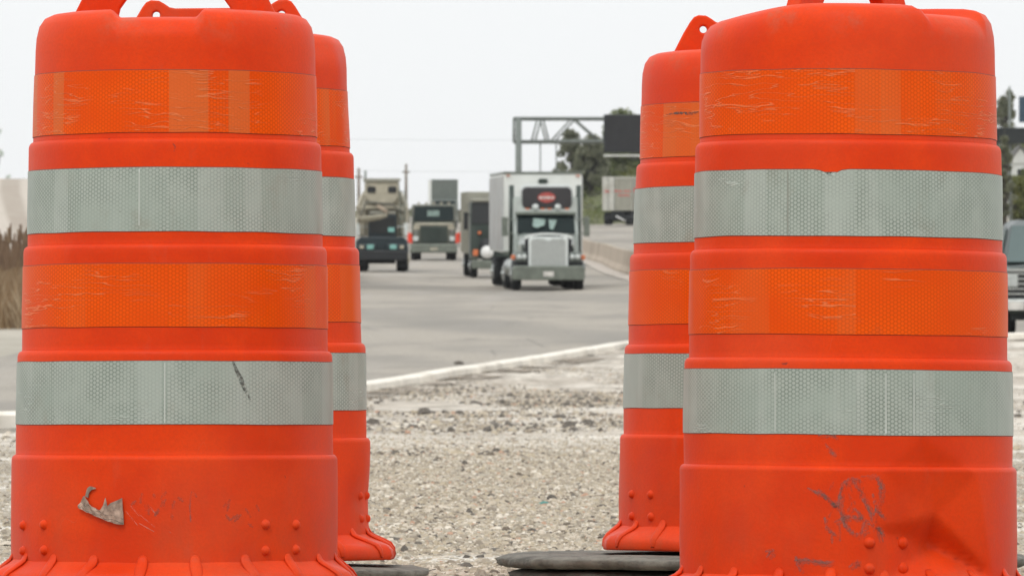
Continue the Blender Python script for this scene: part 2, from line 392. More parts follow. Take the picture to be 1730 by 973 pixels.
def peb_mat():
    q = NT('pebbles'); r = q.n('ShaderNodeNewGeometry').outputs['Random Per Island']
    cr = q.n('ShaderNodeValToRGB'); q.l(r, cr.inputs[0]); e = cr.color_ramp
    e.interpolation = 'CONSTANT'
    cols = [(0, (.33, .28, .205)), (.16, (.48, .415, .32)), (.32, (.39, .35, .28)), (.46, (.58, .51, .415)), (.56, (.25, .21, .16)), (.66, (.44, .37, .265)), (.78, (.70, .64, .54)), (.84, (.36, .31, .24)), (.93, (.12, .095, .07)), (.975, (.46, .28, .19))]
    e.elements[0].position = 0; e.elements[0].color = (*cols[0][1], 1)
    e.elements[1].position = cols[1][0]; e.elements[1].color = (*cols[1][1], 1)
    for p_, c in cols[2:]:
        k = e.elements.new(p_); k.color = (*c, 1)
    n = q.noise(q.coord('Object'), 240, 4, .6)
    col = q.mix(q.ss(n, .4, .7, 0, .35), cr.outputs[0], (.30, .25, .20))
    q.set(Color=col, Roughness=.9); return q.m
MT['pebble'] = peb_mat()

# ------------------------------------------------------------------ the setting
EDGE = [(-120, 24), (-30, 36), (-8, 40.5), (-2.95, 43.2), (-2.6, 60), (-1.88, 97), (-.9, 106), (.4, 116.5), (1.94, 130), (3.0, 134), (4.5, 134), (6.0, 126), (8.2, 122), (14, 117), (60, 110), (120, 100)]
def edge(x):
    for (a, da), (b, db) in zip(EDGE, EDGE[1:]):
        if x <= b: return da + (db - da) * (x - a) / (b - a)
    return EDGE[-1][1]
def frange(a, b, s):
    o = []
    while a < b: o.append(a); a += s
    return o
DR = frange(-30, 16, 4) + frange(16, 140, 2.0) + frange(140, 700, 6) + [700, 760, 830, 900, 1000, 1100, 1300, 1600, 2000, 3000, 5000, 9000]
def sheet(name, mat, xl, xr, d0, d1, dz, nx=24, rows=None):
    m = MB(); rows = [d for d in (rows or DR) if d0 < d < d1]; rows = [d0] + rows + [d1]; n = nx + 1
    for D in rows:
        a, b = xl(D), xr(D)
        for i in range(n):
            x = a + (b - a) * i / nx; m.v.append((x, D, gz(x, D) + dz))
    for r in range(len(rows) - 1):
        for i in range(nx):
            k = r * n + i; m.f.append((k, k + 1, k + n + 1, k + n)); m.m.append(0)
    o = m.build(name, mat, smooth=True, fix=False); o['kind'] = 'structure'; return o
# one terrain sheet out to the horizon
tm = MB(); TX = [-1500, -1000, -400, -150, -60, -30, -20, -12, -8, -4, -2, 0, 1.5, 3, 5, 8, 12, 16, 22, 31.5, 45, 80, 200, 600, 1500]
rows = [-300, -100] + [d for d in DR if d <= 2000]
for D in rows:
    for x in TX: tm.v.append((x, D, gz(x, D) - .05 - (0.02 if D > 200 else 0)))
for r in range(len(rows) - 1):
    for i in range(len(TX) - 1):
        k = r * len(TX) + i; tm.f.append((k, k + 1, k + len(TX) + 1, k + len(TX))); tm.m.append(0)
o = tm.build('terrain', MT['land'], smooth=True, fix=False); o['kind'] = 'structure'
def interp(tab, D):
    if D <= tab[0][0]: return tab[0][1]
    for (a, xa), (b, xb) in zip(tab, tab[1:]):
        if D <= b: return xa + (xb - xa) * (D - a) / (b - a)
    return tab[-1][1]
ROADL = [(20, -150), (100, -40), (124, -8.6), (170, -8.4), (240, -9), (330, -11), (650, -14), (900, -16)]
ROADR = [(20, 150), (170, 90), (240, 17), (900, 15)]
def fill(name, mat, tabL, tabR, d0, d1, dz): return sheet(name, mat, lambda D: interp(tabL, D), lambda D: interp(tabR, D), d0, d1, dz)
road = sheet('road', MT['road'], lambda D: interp(ROADL, D), lambda D: interp(ROADR, D), 22, 900, -.015, 60)
# gravel and worn concrete apron in front of the kerb
gm = MB(); XS = sorted(set([-120, -60, -30, -15] + [round(-8 + .25 * i, 3) for i in range(100)] + [24, 40, 60, 120])); NR = 70
for x in XS:
    e = edge(x)
    for j in range(NR + 1):
        D = -30 + (e + 30) * (j / NR)
        gm.v.append((x, D, gz(x, D) + .012))
for i in range(len(XS) - 1):
    for j in range(NR):
        k = i * (NR + 1) + j; gm.f.append((k, k + NR + 1, k + NR + 2, k + 1)); gm.m.append(0)
o = gm.build('gravel_shoulder', MT['gravel'], smooth=True, fix=False); o['kind'] = 'structure'
# kerb that bounds it
km = MB(); pts = []
for (a, da), (b, db) in zip(EDGE[1:-1], EDGE[2:-1]):
    L = math.hypot(b - a, db - da); n = max(1, int(L / 1.5))
    for i in range(n): t = i / n; pts.append((a + (b - a) * t, da + (db - da) * t))
pts.append(EDGE[-2])
for it in range(3): pts = [pts[0]] + [tuple((pts[i - 1][k] + 2 * pts[i][k] + pts[i + 1][k]) / 4 for k in (0, 1)) for i in range(1, len(pts) - 1)] + [pts[-1]]
secs = []
for i, (x, D) in enumerate(pts):
    a = pts[max(0, i - 1)]; b = pts[min(len(pts) - 1, i + 1)]; t = Vector((b[0] - a[0], b[1] - a[1])).normalized(); nrm = Vector((t.y, -t.x))
    z = gz(x, D); jit = .012 * mn.noise((x * 1.3, D * .6, 2)); h = .125 + jit
    wdt = .16 if D > 50 else .2
    secs.append([(x + nrm.x * u, D + nrm.y * u, z + v) for u, v in ((-wdt, -.12), (-wdt * .8, h - .02), (-wdt * .6, h), (wdt * .6, h + .004), (wdt * .85, h - .02), (wdt, -.1))])
km.loft(secs, caps=True); o = km.build('kerb', MT['kerb'], smooth=False); o['kind'] = 'structure'
# dark tan strip: the shade below the kerb painted as a sheet
q = NT('kerb_shade'); c_ = q.coord('Object'); nn = q.noise(q.scale(c_, (1, .3, 1)), 3, 6, .7)
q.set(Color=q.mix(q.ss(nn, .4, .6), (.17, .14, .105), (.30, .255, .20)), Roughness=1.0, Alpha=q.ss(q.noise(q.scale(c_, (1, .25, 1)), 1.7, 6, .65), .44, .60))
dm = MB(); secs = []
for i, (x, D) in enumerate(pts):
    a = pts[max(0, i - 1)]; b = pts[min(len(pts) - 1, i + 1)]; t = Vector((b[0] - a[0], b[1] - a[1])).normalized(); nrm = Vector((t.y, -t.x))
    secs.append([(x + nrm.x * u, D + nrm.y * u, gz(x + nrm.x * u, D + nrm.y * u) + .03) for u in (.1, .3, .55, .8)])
dm.loft(secs, closed=False, caps=False); o = dm.build('kerb_shade', q.m, smooth=True); o['kind'] = 'structure'
# pale gutter along the median barrier, opposite lanes lie beyond it
BARR = [(230, 6.0), (260, 5.2), (300, 4.8), (360, 4.6), (400, 4.0), (440, 2.7), (485, 1.3), (560, -.6), (650, -2.6), (880, -6)]
sheet('road_shoulder', MT['gutter'], lambda D: interp(BARR, D) - 1.0, lambda D: interp(BARR, D) + .2, 232, 640, .012, 2)
bm_ = MB(); secs = []
for D in frange(232, 640, 6):
    x = interp(BARR, D); z = gz(x, D)
    secs.append([(x + u, D, z + v) for u, v in ((-.30, -.1), (-.30, .08), (-.16, .30), (-.08, .92), (.08, .92), (.16, .30), (.30, .08), (.30, -.1))])
bm_.loft(secs)
tag(bm_.build('median_barrier', MT['barrier']), 'long low concrete barrier on the median right of the white semi truck', 'barrier')

# grassy bank on the far right, pale field slope on the left
def ridge(name, mat, pxs, d0, d1, tops, dback, amp=.3):
    m = MB(); n = 60; k = 8; sec = []
    for i in range(n + 1):
        px = pxs[0] + (pxs[1] - pxs[0]) * i / n; top = interp(tops, px)
        row = []
        for j in range(k + 1):
            D = d0 + (d1 - d0) * j / k; x = X(px, d1); zt = P(px, top, d1).z; zb = gz(x, d0) - .4
            s = j / k; s = s * s * (3 - 2 * s); row.append((x, D, zb + (zt - zb) * s + amp * mn.noise((x * .2, D * .2, 1)) * s))
        row.append((X(px, d1), dback, row[-1][2] - .5)); row.append((X(px, d1), dback + 40, gz(X(px, d1), dback) - 3))
        sec.append(row)
    m.loft(sec, closed=False, caps=False); o = m.build(name, mat, smooth=True, fix=False); o['kind'] = 'structure'; return o
ridge('grass_bank', MT['bank'], (900, 2300), 650, 720, [(905, 372), (950, 330), (985, 300), (1010, 288), (1080, 266), (1300, 255), (1700, 262), (2300, 262)], 800, .5)
def fieldmat():
    q = NT('ploughed_field'); c = q.coord('Object')
    sx = q.n('ShaderNodeSeparateXYZ'); q.l(c, sx.inputs[0])
    t = q.math('ADD', q.math('MULTIPLY', sx.outputs['X'], 5.5), q.math('MULTIPLY', sx.outputs['Z'], 4.2))
    s = q.math('SINE', t); n = q.noise(c, .8, 4, .6)
    col = q.mix(q.ss(s, -.4, .8), (.33, .28, .23), (.47, .42, .36)); col = q.mix(q.ss(n, .4, .7, 0, .5), col, (.40, .36, .30))
    q.set(Color=col, Roughness=1.0); return q.m
ridge('hillside', fieldmat(), (-500, 560), 200, 260, [(-500, 296), (60, 302), (300, 330), (560, 372)], 300, .12)

# reeds at the left edge
rm = MB(); rnd = random.Random(3)
def blade(m, x, y, z, h, wd, lean, az_, mi=0):
    dx, dy = math.cos(az_), math.sin(az_)
    m.add([(x - dy * wd, y + dx * wd, z), (x + dy * wd, y - dx * wd, z), (x + dx * lean * .5 + dy * wd * .7, y + dy * lean * .5, z + h * .6), (x + dx * lean, y + dy * lean, z + h)], [(0, 1, 2), (0, 2, 3)], mi)
for i in range(9000):
    D = rnd.uniform(158, 185); x = X(rnd.uniform(-260, 175), D) ; z = gz(x, D) - .1
    h = rnd.uniform(.8, 1.9) * (.75 + .35 * (D - 158) / 27); az_ = rnd.uniform(0, 6.28)
    blade(rm, x, D, z, h, rnd.uniform(.012, .03), rnd.uniform(.1, .6), az_)
    if rnd.random() < .22 and h > 1.35:
        hx = x + math.cos(az_) * .25; hz = z + h
        rm.cyl((hx, D, hz - .12), (hx + rnd.uniform(-.08, .08), D, hz + .28), .055, .02, 6, 1)
tag(rm.build('reeds', [MT['reed'], MT['reedhead']], fix=False), 'brown dry reeds along the left roadside', 'reeds', kind='stuff')

ug = MB(); rnd = random.Random(15)
for i in range(900):
    px = rnd.uniform(952, 1800); t_ = rnd.random(); D = 655 + 63 * t_; x = X(px, 720)
    top = interp([(905, 372), (950, 330), (985, 300), (1010, 288), (1080, 266), (1300, 255), (1700, 262), (2300, 262)], px)
    sj = (D - 650) / 70; sj = sj * sj * (3 - 2 * sj); zb = gz(x, 650) - .4; z = zb + (P(px, top, 720).z - zb) * sj + .25
    for j in range(rnd.randint(5, 12)):
        v = Vector((x + rnd.uniform(-.9, .9), D - .6, z + rnd.uniform(-.1, .75)))
        for k_ in range(9):
            a_ = Vector((rnd.gauss(0, 1), rnd.gauss(0, 1), rnd.gauss(0, 1))).normalized(); b_ = a_.orthogonal().normalized(); c_ = a_.cross(b_); p_ = v + Vector((rnd.gauss(0, .2), rnd.gauss(0, .2), rnd.gauss(0, .16))); t2 = rnd.uniform(.06, .16)
            ug.add([p_ + b_ * t2, p_ + c_ * t2 * .6, p_ - b_ * t2, p_ - c_ * t2 * .6], [(0, 1, 2, 3)], i % 3)
tag(ug.build('undergrowth', [MT['leaf'], MT['leafdull'], MT['leafyellow']], fix=False), 'green and olive undergrowth covering the bank behind the message board', 'undergrowth', kind='stuff')
# low far wood along the crest of the road
fw = MB(); rnd = random.Random(5)
def clump(m, c, r, n, s, rnd_, mi=0, flat=1.0):
    for i in range(n):
        while True:
            v = Vector((rnd_.uniform(-1, 1), rnd_.uniform(-1, 1), rnd_.uniform(-1, 1)))
            if .25 < v.length < 1: break
        p = Vector(c) + Vector((v.x * r, v.y * r, v.z * r * flat))
        a = Vector((rnd_.gauss(0, 1), rnd_.gauss(0, 1), rnd_.gauss(0, 1))).normalized(); b = a.orthogonal().normalized(); cc = a.cross(b)
        t = s * rnd_.uniform(.5, 1.2)
        m.add([p + b * t, p + cc * t * .6, p - b * t, p - cc * t * .6], [(0, 1, 2, 3)], mi)
for i in range(150):
    px = rnd.uniform(380, 1000); D = rnd.uniform(960, 1040); x = X(px, D)
    clump(fw, (x, D, gz(x, D) + .8), rnd.uniform(1.1, 2.1), 70, .45, rnd, 0, .7)
tag(fw.build('far_wood', MT['leafdull'], fix=False), 'low dull green belt of far trees on the crest of the road', 'wood', kind='stuff')

# the damp air: one box of thin even haze round everything
hm = bpy.data.materials.new('haze_air'); hm.use_nodes = True; hn = hm.node_tree; hn.nodes.clear()
ho = hn.nodes.new('ShaderNodeOutputMaterial'); hv = hn.nodes.new('ShaderNodeVolumePrincipled'); hv.inputs['Density'].default_value = .00006
hv.inputs['Color'].default_value = (.93, .95, .96, 1); hv.inputs['Anisotropy'].default_value = .2; hn.links.new(hv.outputs[0], ho.inputs['Volume'])
o = MB().box(-1510, 1510, -310, 2010, -1.3, 62).build('haze', hm); o['kind'] = 'stuff'

# ------------------------------------------------------------------ trees, poles, gantries
def tree(px, ytop, ybot, D, wpx, leaf, label, cat='tree', name='tree', seed=1, n=26, dens=60, leafs=.32, lean=0, group=None):
    rnd_ = random.Random(seed); k = D / FPX; x = X(px, D); zt = CAMH + (YH - ytop) * k; zb = CAMH + (YH - ybot) * k; Wd = wpx * k / 2
    root = empty(name, (x, D, zb)); tag(root, label, cat, group)
    H = zt - zb; t = MB(); cr = MB()
    t.cyl((0, 0, -.3), (lean * .4, 0, H * .45), H * .022 + .05, H * .014 + .03, 9); t.cyl((lean * .4, 0, H * .45), (lean, 0, H * .9), H * .014 + .03, .02, 8)
    for i in range(int(n * 1.7)):
        u = rnd_.uniform(.04, .97); ang = rnd_.uniform(0, 6.28); rr = Wd * math.sqrt(rnd_.random()) * (1.0 if u < .35 else 1.0 - .85 * ((u - .35) / .65) ** 1.3)
        c = Vector((lean * u + rr * math.cos(ang), rr * math.sin(ang), H * u + rnd_.uniform(-.1, .1)))
        s0 = Vector((lean * u * .6, 0, H * max(.05, u - .2))); t.cyl(s0, c, .045, .012, 5)
        cl_ = Wd * rnd_.uniform(.12, .30); clump(cr, c, cl_, int(dens * .6), leafs * .8, rnd_, 0, rnd_.uniform(.6, 1.2))
        if u > .6 and rnd_.random() < .4: t.cyl(c, c + Vector((rnd_.uniform(-.3, .3), 0, rnd_.uniform(.4, .9))), .02, .006, 4)
    t.build('trunk', MT['bark'], root, True); cr.build('crown', MT[leaf], root, fix=False)
    return root
tree(968, 218, 345, 700, 66, 'leafdull', 'slim dark budding tree under the steel gantry, left end of the bank', seed=2, n=60, dens=150, leafs=.2, lean=-.2)
tree(1000, 232, 345, 690, 78, 'leafdull', 'broad dull green tree on the bank just left of the black message board', seed=12, n=74, dens=150, leafs=.22)
tree(1052, 189, 345, 700, 120, 'leaf', 'tall green tree showing above and under the black message board', seed=4, n=110, dens=150, leafs=.22)
tree(1024, 262, 352, 705, 84, 'leaf', 'low green bush on the bank above the far white trailer', 'bush', 'bush', seed=5, n=60, dens=130, leafs=.2)
tree(1130, 200, 345, 700, 110, 'leafdull', 'wide tree on the bank hidden mostly by the rear right drum', seed=6, n=40, dens=90, leafs=.3)
tree(1700, 150, 345, 620, 74, 'leafdull', 'thin grey green tree by the pole at the right edge', seed=7, n=60, dens=110, leafs=.2)
tree(1697, 228, 372, 350, 40, 'leafdull', 'small brownish tree under the dark crossbeam at the right edge', seed=21, n=40, dens=80, leafs=.13)
tree(1716, 300, 372, 560, 84, 'leafyellow', 'yellow green bush behind the grey car at the right edge', 'bush', 'bush', seed=8, n=46, dens=120, leafs=.18)
tree(1770, 190, 345, 640, 90, 'leaf', 'green tree behind the blue sign at the right edge', seed=9, n=30, dens=80, leafs=.25)
tree(1745, 262, 350, 600, 60, 'leaf', 'small green tree right of the white house', seed=19, n=24, dens=80, leafs=.22)
tree(-6, 205, 330, 520, 46, 'leafpale', 'pale hazy tree above the field at the left edge', seed=10, n=12, dens=26, leafs=.16)

# steel gantry with the black message board
D = 480.0; k = D / FPX
g = empty('sign_gantry', (X(876, D), D, gz(X(876, D), D))); tag(g, 'grey steel truss gantry over the road behind the white semi truck', 'gantry')
g0 = g.location
def gp(px, py, dy=0.0): v = P(px, py, D); return (v.x - g0.x, dy, v.z - g0.z)
m = MB()
for dy in (0, 1.5):
    m.cyl((0, dy, 0), gp(876, 200, dy), .23, .20, 10)
m.build('post', MT['steel'], g, True)
m = MB(); zt, zb_ = 200, 239
for dy in (0.0, 1.5):
    m.cyl(gp(868, zt, dy), gp(1330, zt, dy), .10, n=8); m.cyl(gp(868, zb_, dy), gp(1330, zb_, dy), .10, n=8)
    m.cyl(gp(868, zt, dy), gp(868, zb_, dy), .08, n=8)
    for a0 in (898, 1018, 1138, 1258):
        for (a, b) in ((((a0, zb_), (a0 + 10, zt)), ((a0 + 24, zb_), (a0 + 14, zt))), (((a0 + 32, zb_), (a0 + 68, zt)), ((a0 + 68, zt), (a0 + 112, zb_)))):
            for p_, q_ in (a, b):
                if p_[0] < 1320: m.cyl(gp(p_[0] + dy * 4, p_[1], dy), gp(q_[0] + dy * 4, q_[1], dy), .06, n=6)
for px in (868, 900, 960, 1020, 1080):
    m.cyl(gp(px, zt, 0), gp(px, zt, 1.5), .05, n=6); m.cyl(gp(px, zb_, 0), gp(px, zb_, 1.5), .05, n=6)
m.build('truss', MT['steel'], g, True)
m = MB()
for px, y1 in ((913, 296), (940, 282)): m.cyl(gp(px, zb_, 1.5), gp(px, y1 + 130, 1.5), .045, n=6)
m.build('brace', MT['steel'], g, True)
m = MB(); m.cyl((gp(1330, 200, .75)[0], .75, gz(X(1330, D), D) - g0.z), gp(1330, 198, .75), .2, n=10); m.build('end_post', MT['steel'], g, True)
s_ = empty('message_board', P(1060, 258, D - .5)); tag(s_, 'dark rectangular message board hanging on the steel gantry', 'sign')
hw = 40 * k; hh = 64 * k
MB().box(-hw, hw, -.55, .1, 0, hh).build('board_case', MT['black'], s_, bevel=.05)
MB().box(-hw + .22, hw - .22, -.58, -.56, .2, hh - .2).build('display_face', MT['signblk'], s_)
MB().box(-hw, hw, -1.0, .0, -.26, -.17).build('walkway', MT['trailer'], s_)

# second sign at the right edge
D = 360.0
g = empty('side_gantry', (X(1708, D), D, gz(X(1708, D), D))); tag(g, 'dark crossbeam sign support at the right edge above the grey car', 'gantry'); g0 = g.location
MB().cyl((0, 0, 0), gp(1706, 146), .09, .05, 8).build('post', MT['steel'], g, True)
MB().cyl((gp(1830, 200)[0], 0, 0), gp(1830, 190), .16, n=10).build('post', MT['steel'], g, True)
MB().box(gp(1640, 0)[0], gp(1835, 0)[0], -.25, .25, gp(0, 243)[2], gp(0, 216)[2]).build('crossbeam', MT['under'], g, bevel=.03)
s_ = empty('road_sign', P(1768, 207, D - .4)); tag(s_, 'dark blue road sign seen at the right edge of the photo', 'sign')
MB().box(-46 * D / FPX, 46 * D / FPX, -.05, .05, 0, 44 * D / FPX).build('sign_panel', MT['bluesign'], s_, bevel=.02)
for x in (-.9, .8): MB().box(x, x + .1, .06, .2, -.5, 1.3).build('bracket', MT['steel'], s_)

# white house by the right edge
D = 600.0; hz = P(1716, 305, D).z; h = empty('house', (X(1724, D), D, hz - 3)); tag(h, 'small white gabled house behind trees at the right edge', 'house')
hw = .85; m = MB(); m.box(-hw, hw * 3, 0, 5, 0, 4.4); m.build('wall', MT['housewhite'], h)
m = MB(); m.prism_y([(-hw - .15, 4.4), (hw + .15, 4.4), (0, 5.7)], -.1, 5.1); m.build('gable', MT['housewhite'], h)
m = MB(); m.add([(-hw - .3, -.3, 4.35), (0, -.3, 5.8), (0, 5.3, 5.8), (-hw - .3, 5.3, 4.35), (-hw - .3, -.3, 4.47), (0, -.3, 5.92), (0, 5.3, 5.92), (-hw - .3, 5.3, 4.47)], [(0, 1, 2, 3), (4, 5, 6, 7), (0, 1, 5, 4), (2, 3, 7, 6), (1, 2, 6, 5), (0, 3, 7, 4)])
m.add([(hw + .3, -.3, 4.35), (0, -.3, 5.8), (0, 5.3, 5.8), (hw + .3, 5.3, 4.35), (hw + .3, -.3, 4.47), (0, -.3, 5.92), (0, 5.3, 5.92), (hw + .3, 5.3, 4.47)], [(0, 1, 2, 3), (4, 5, 6, 7), (0, 1, 5, 4), (2, 3, 7, 6), (1, 2, 6, 5), (0, 3, 7, 4)])
m.build('roof', MT['roofing'], h)
f = MB().box(-.32, .32, -.05, .02, 3.0, 4.0).build('window', MT['trailer'], h); MB().box(-.25, .25, -.07, -.052, 3.07, 3.93).build('pane', MT['glassblk'], f)

# utility poles and lines
def upole(px, ytop, D, lab):
    x = X(px, D); z0 = gz(x, D); zt = P(px, ytop, D).z; u = empty('utility_pole', (x, D, z0)); tag(u, lab, 'utility pole', 'utility poles far down the road')
    MB().cyl((0, 0, -.2), (0, 0, zt - z0), .17, .10, 8).build('pole', MT['wood'], u, True)
    MB().box(-.32, .32, -.05, .05, zt - z0 - .75, zt - z0 - .62).build('crossarm', MT['wood'], u)
upole(686, 277, 610, 'thin wooden utility pole rising between the cement mixer and the grey truck')
upole(606, 284, 560, 'wooden utility pole top beside the rear left drum above the cement mixer')
for zt, lab in ((231, 'upper thin power line crossing the white sky left of the gantry'), (284, 'lower thin power line crossing the sky above the dark truck')):
    m = MB(); pts = []
    for i in range(25):
        px = 380 + i * 34; v = P(px, zt + 6 * math.sin(i / 24 * math.pi), 640); pts.append(v)
    m.tube(pts, .011, 4); tag(m.build('power_line', MT['steel']), lab, 'power line', 'power lines over the road')

# ------------------------------------------------------------------ vehicles (front of each looks to -Y)
def wheel(parent, x, y, r, wdt, rimmat='chrome', dual=False, front=True):
    w_ = MB(); s = 1 if x > 0 else -1
    x0, x1 = x - wdt / 2, x + wdt / 2
    secs = []
    for xx, rr in ((x0, r * .62), (x0, r * .88), (x0 + wdt * .12, r * .98), (x0 + wdt * .3, r), (x1 - wdt * .3, r), (x1 - wdt * .12, r * .98), (x1, r * .88), (x1, r * .62)):
        secs.append([(xx, y + rr * math.cos(2 * math.pi * i / 24), r + rr * math.sin(2 * math.pi * i / 24)) for i in range(24)])
    w_.loft(secs); t = w_.build('wheel', MT['tyre'], parent, True)
    m = MB(); xo = x + s * wdt / 2
    m.cyl((xo - s * .05, y, r), (xo + s * .012, y, r), r * .58, r * .5, 20); m.cyl((xo, y, r), (xo + s * .06, y, r), r * .2, r * .16, 12)
    for i in range(8):
        a = i * math.pi / 4; m.cyl((xo + s * .01, y + math.cos(a) * r * .34, r + math.sin(a) * r * .34), (xo + s * .03, y + math.cos(a) * r * .34, r + math.sin(a) * r * .34), r * .045, n=6)
    m.build('rim', MT[rimmat], t, True)
    return t
SL = .029
def veh(name, px, D, label, cat, rz=0, group=None):
    x = X(px, D); o = empty(name, (x, D, gz(x, D)), R(rz), SL); return tag(o, label, cat, group)

# A: white conventional tractor and its box trailer
A = veh('semi_truck', 926, 238, 'white long-nosed semi truck with tall chrome grille and dark roof fairing, nearest on the road', 'truck', 2.0)
m = MB()
m.loft([[(x, y, z) for x, z in pr] for y, pr in ((-.05, [(-.66, .72), (.66, .72), (.70, 1.5), (.66, 1.74), (.5, 1.83), (-.5, 1.83), (-.66, 1.74), (-.70, 1.5)]),
        (.9, [(-.78, .72), (.78, .72), (.82, 1.5), (.77, 1.75), (.6, 1.84), (-.6, 1.84), (-.77, 1.75), (-.82, 1.5)]),
        (1.75, [(-.95, .72), (.95, .72), (.97, 1.45), (.93, 1.74), (.75, 1.84), (-.75, 1.84), (-.93, 1.74), (-.97, 1.45)]))])
m.build('bonnet', MT['cabgrey'], A, bevel=.03)
for s in (-1, 1):
    MB().box(*sorted((s * .67, s * 1.12)), -.02, .3, .80, .94).build('dark_recess', MT['black'], A)
    MB().prism_x([(.02, 1.0), (1.6, 1.0), (1.6, 1.50), (.9, 1.46), (.06, 1.30)], *sorted((s * .83, s * .845))).build('bonnet_side', MT['bonnet_grey'], A)
m = MB(); m.prism_x([(1.7, 1.0), (3.9, 1.0), (3.9, 3.05), (2.5, 3.05), (2.25, 2.50), (1.80, 1.82)], -1.06, 1.06); m.build('cab', MT['cabgrey'], A, bevel=.06)
m = MB(); m.add([(-.95, 1.77, 1.84), (.95, 1.77, 1.84), (.92, 2.19, 2.43), (-.92, 2.19, 2.43), (-.95, 1.70, 1.86), (.95, 1.70, 1.86), (.92, 2.12, 2.45), (-.92, 2.12, 2.45)], [(0, 1, 2, 3), (4, 5, 6, 7), (0, 1, 5, 4), (2, 3, 7, 6), (1, 2, 6, 5), (0, 3, 7, 4)])
wsA = m.build('windscreen', MT['glass'], A)
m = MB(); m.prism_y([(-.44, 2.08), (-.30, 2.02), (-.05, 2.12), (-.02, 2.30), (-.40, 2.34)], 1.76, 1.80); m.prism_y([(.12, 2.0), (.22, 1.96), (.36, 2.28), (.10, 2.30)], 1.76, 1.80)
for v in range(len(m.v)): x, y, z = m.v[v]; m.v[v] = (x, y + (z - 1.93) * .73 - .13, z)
m.build('painted_seat_glint', MT['seatlight'], wsA)  # pale patches before the glass, painting the glint of the seats
m = MB(); m.box(-1.0, 1.0, 1.98, 2.2, 2.455, 2.55); m.build('sun_visor', MT['bumper'], A, bevel=.02)
m = MB(); m.prism_y(rrect(-.76, .86, 2.66, 3.36, .16), 2.28, 2.9); fair = m.build('roof_fairing', MT['plum'], A, bevel=.04)
m = MB(); m.prism_y([(.04 + .29 * (abs(math.cos(t * math.pi / 12)) ** 1.25) * (1 if math.cos(t * math.pi / 12) > 0 else -1), 3.02 + .17 * math.sin(t * math.pi / 12)) for t in range(24)], 2.255, 2.28, 0)
m.box(-.20, -.10, 2.248, 2.254, 2.975, 3.05, 1); m.box(-.07, .02, 2.248, 2.254, 2.97, 3.055, 1); m.box(.05, .16, 2.248, 2.254, 2.975, 3.05, 1); m.box(.19, .28, 2.248, 2.254, 2.98, 3.045, 1)
m.build('red_oval_emblem', [MT['redmuted'], MT['plate']], fair)
m = MB(); m.prism_y(rrect(-.82, .92, 2.60, 3.44, .2), 2.5, 2.75); m.build('fairing_frame', MT['whitepaint'], A, bevel=.02)
for x in (-.34, .40):
    MB().cyl((x, 2.16, 2.70), (x, 2.02, 2.70), .09, .11, 12).build('roof_lamp', MT['lens'], A, True)
for x in (-.6, -.1, .12, .7): MB().box(x - .06, x + .06, 2.0, 2.1, 2.62, 2.67).build('marker_lamp', MT['amber'], A)
m = MB(); m.prism_y(rrect(-.76, .76, .68, 1.80, .12), -.10, -.051); m.build('grille_gap', MT['black'], A)
m = MB(); m.prism_y(rrect(-.64, .64, .73, 1.74, .09), -.16, -.101); m.build('grille_surround', MT['whitepaint'], A, bevel=.02)
m = MB(); m.loft([[(.80 * math.cos(t), y, 1.70 + .17 * math.sin(t)) for t in [math.pi * i / 12 for i in range(13)]] + [(.70 * math.cos(t), y, 1.66 + .14 * math.sin(t)) for t in [math.pi * (12 - i) / 12 for i in range(13)]] for y in (-.14, .1)]); m.build('bonnet_rim', MT['whitepaint'], A)
m = MB(); m.box(-.56, .56, -.175, -.16, .80, 1.62)
for i in range(19): m.box(-.54 + i * .06 - .01, -.54 + i * .06 + .01, -.20, -.176, .80, 1.62)
m.build('grille', MT['grillemesh'], A)
m = MB(); m.box(-.5, -.1, -.20, -.165, 1.645, 1.70); m.box(.1, .5, -.20, -.165, 1.645, 1.70); m.build('grille_badge', MT['lens'], A)
m = MB(); m.prism_y([(-1.16, .34), (1.16, .34), (1.18, .45), (1.18, .72), (1.1, .80), (-1.1, .80), (-1.18, .72), (-1.18, .45)], -.42, -.2); m.build('bumper', MT['bumper'], A, bevel=.03)
MB().box(-.17, .17, -.44, -.422, .46, .62).build('number_plate', MT['plate'], A)
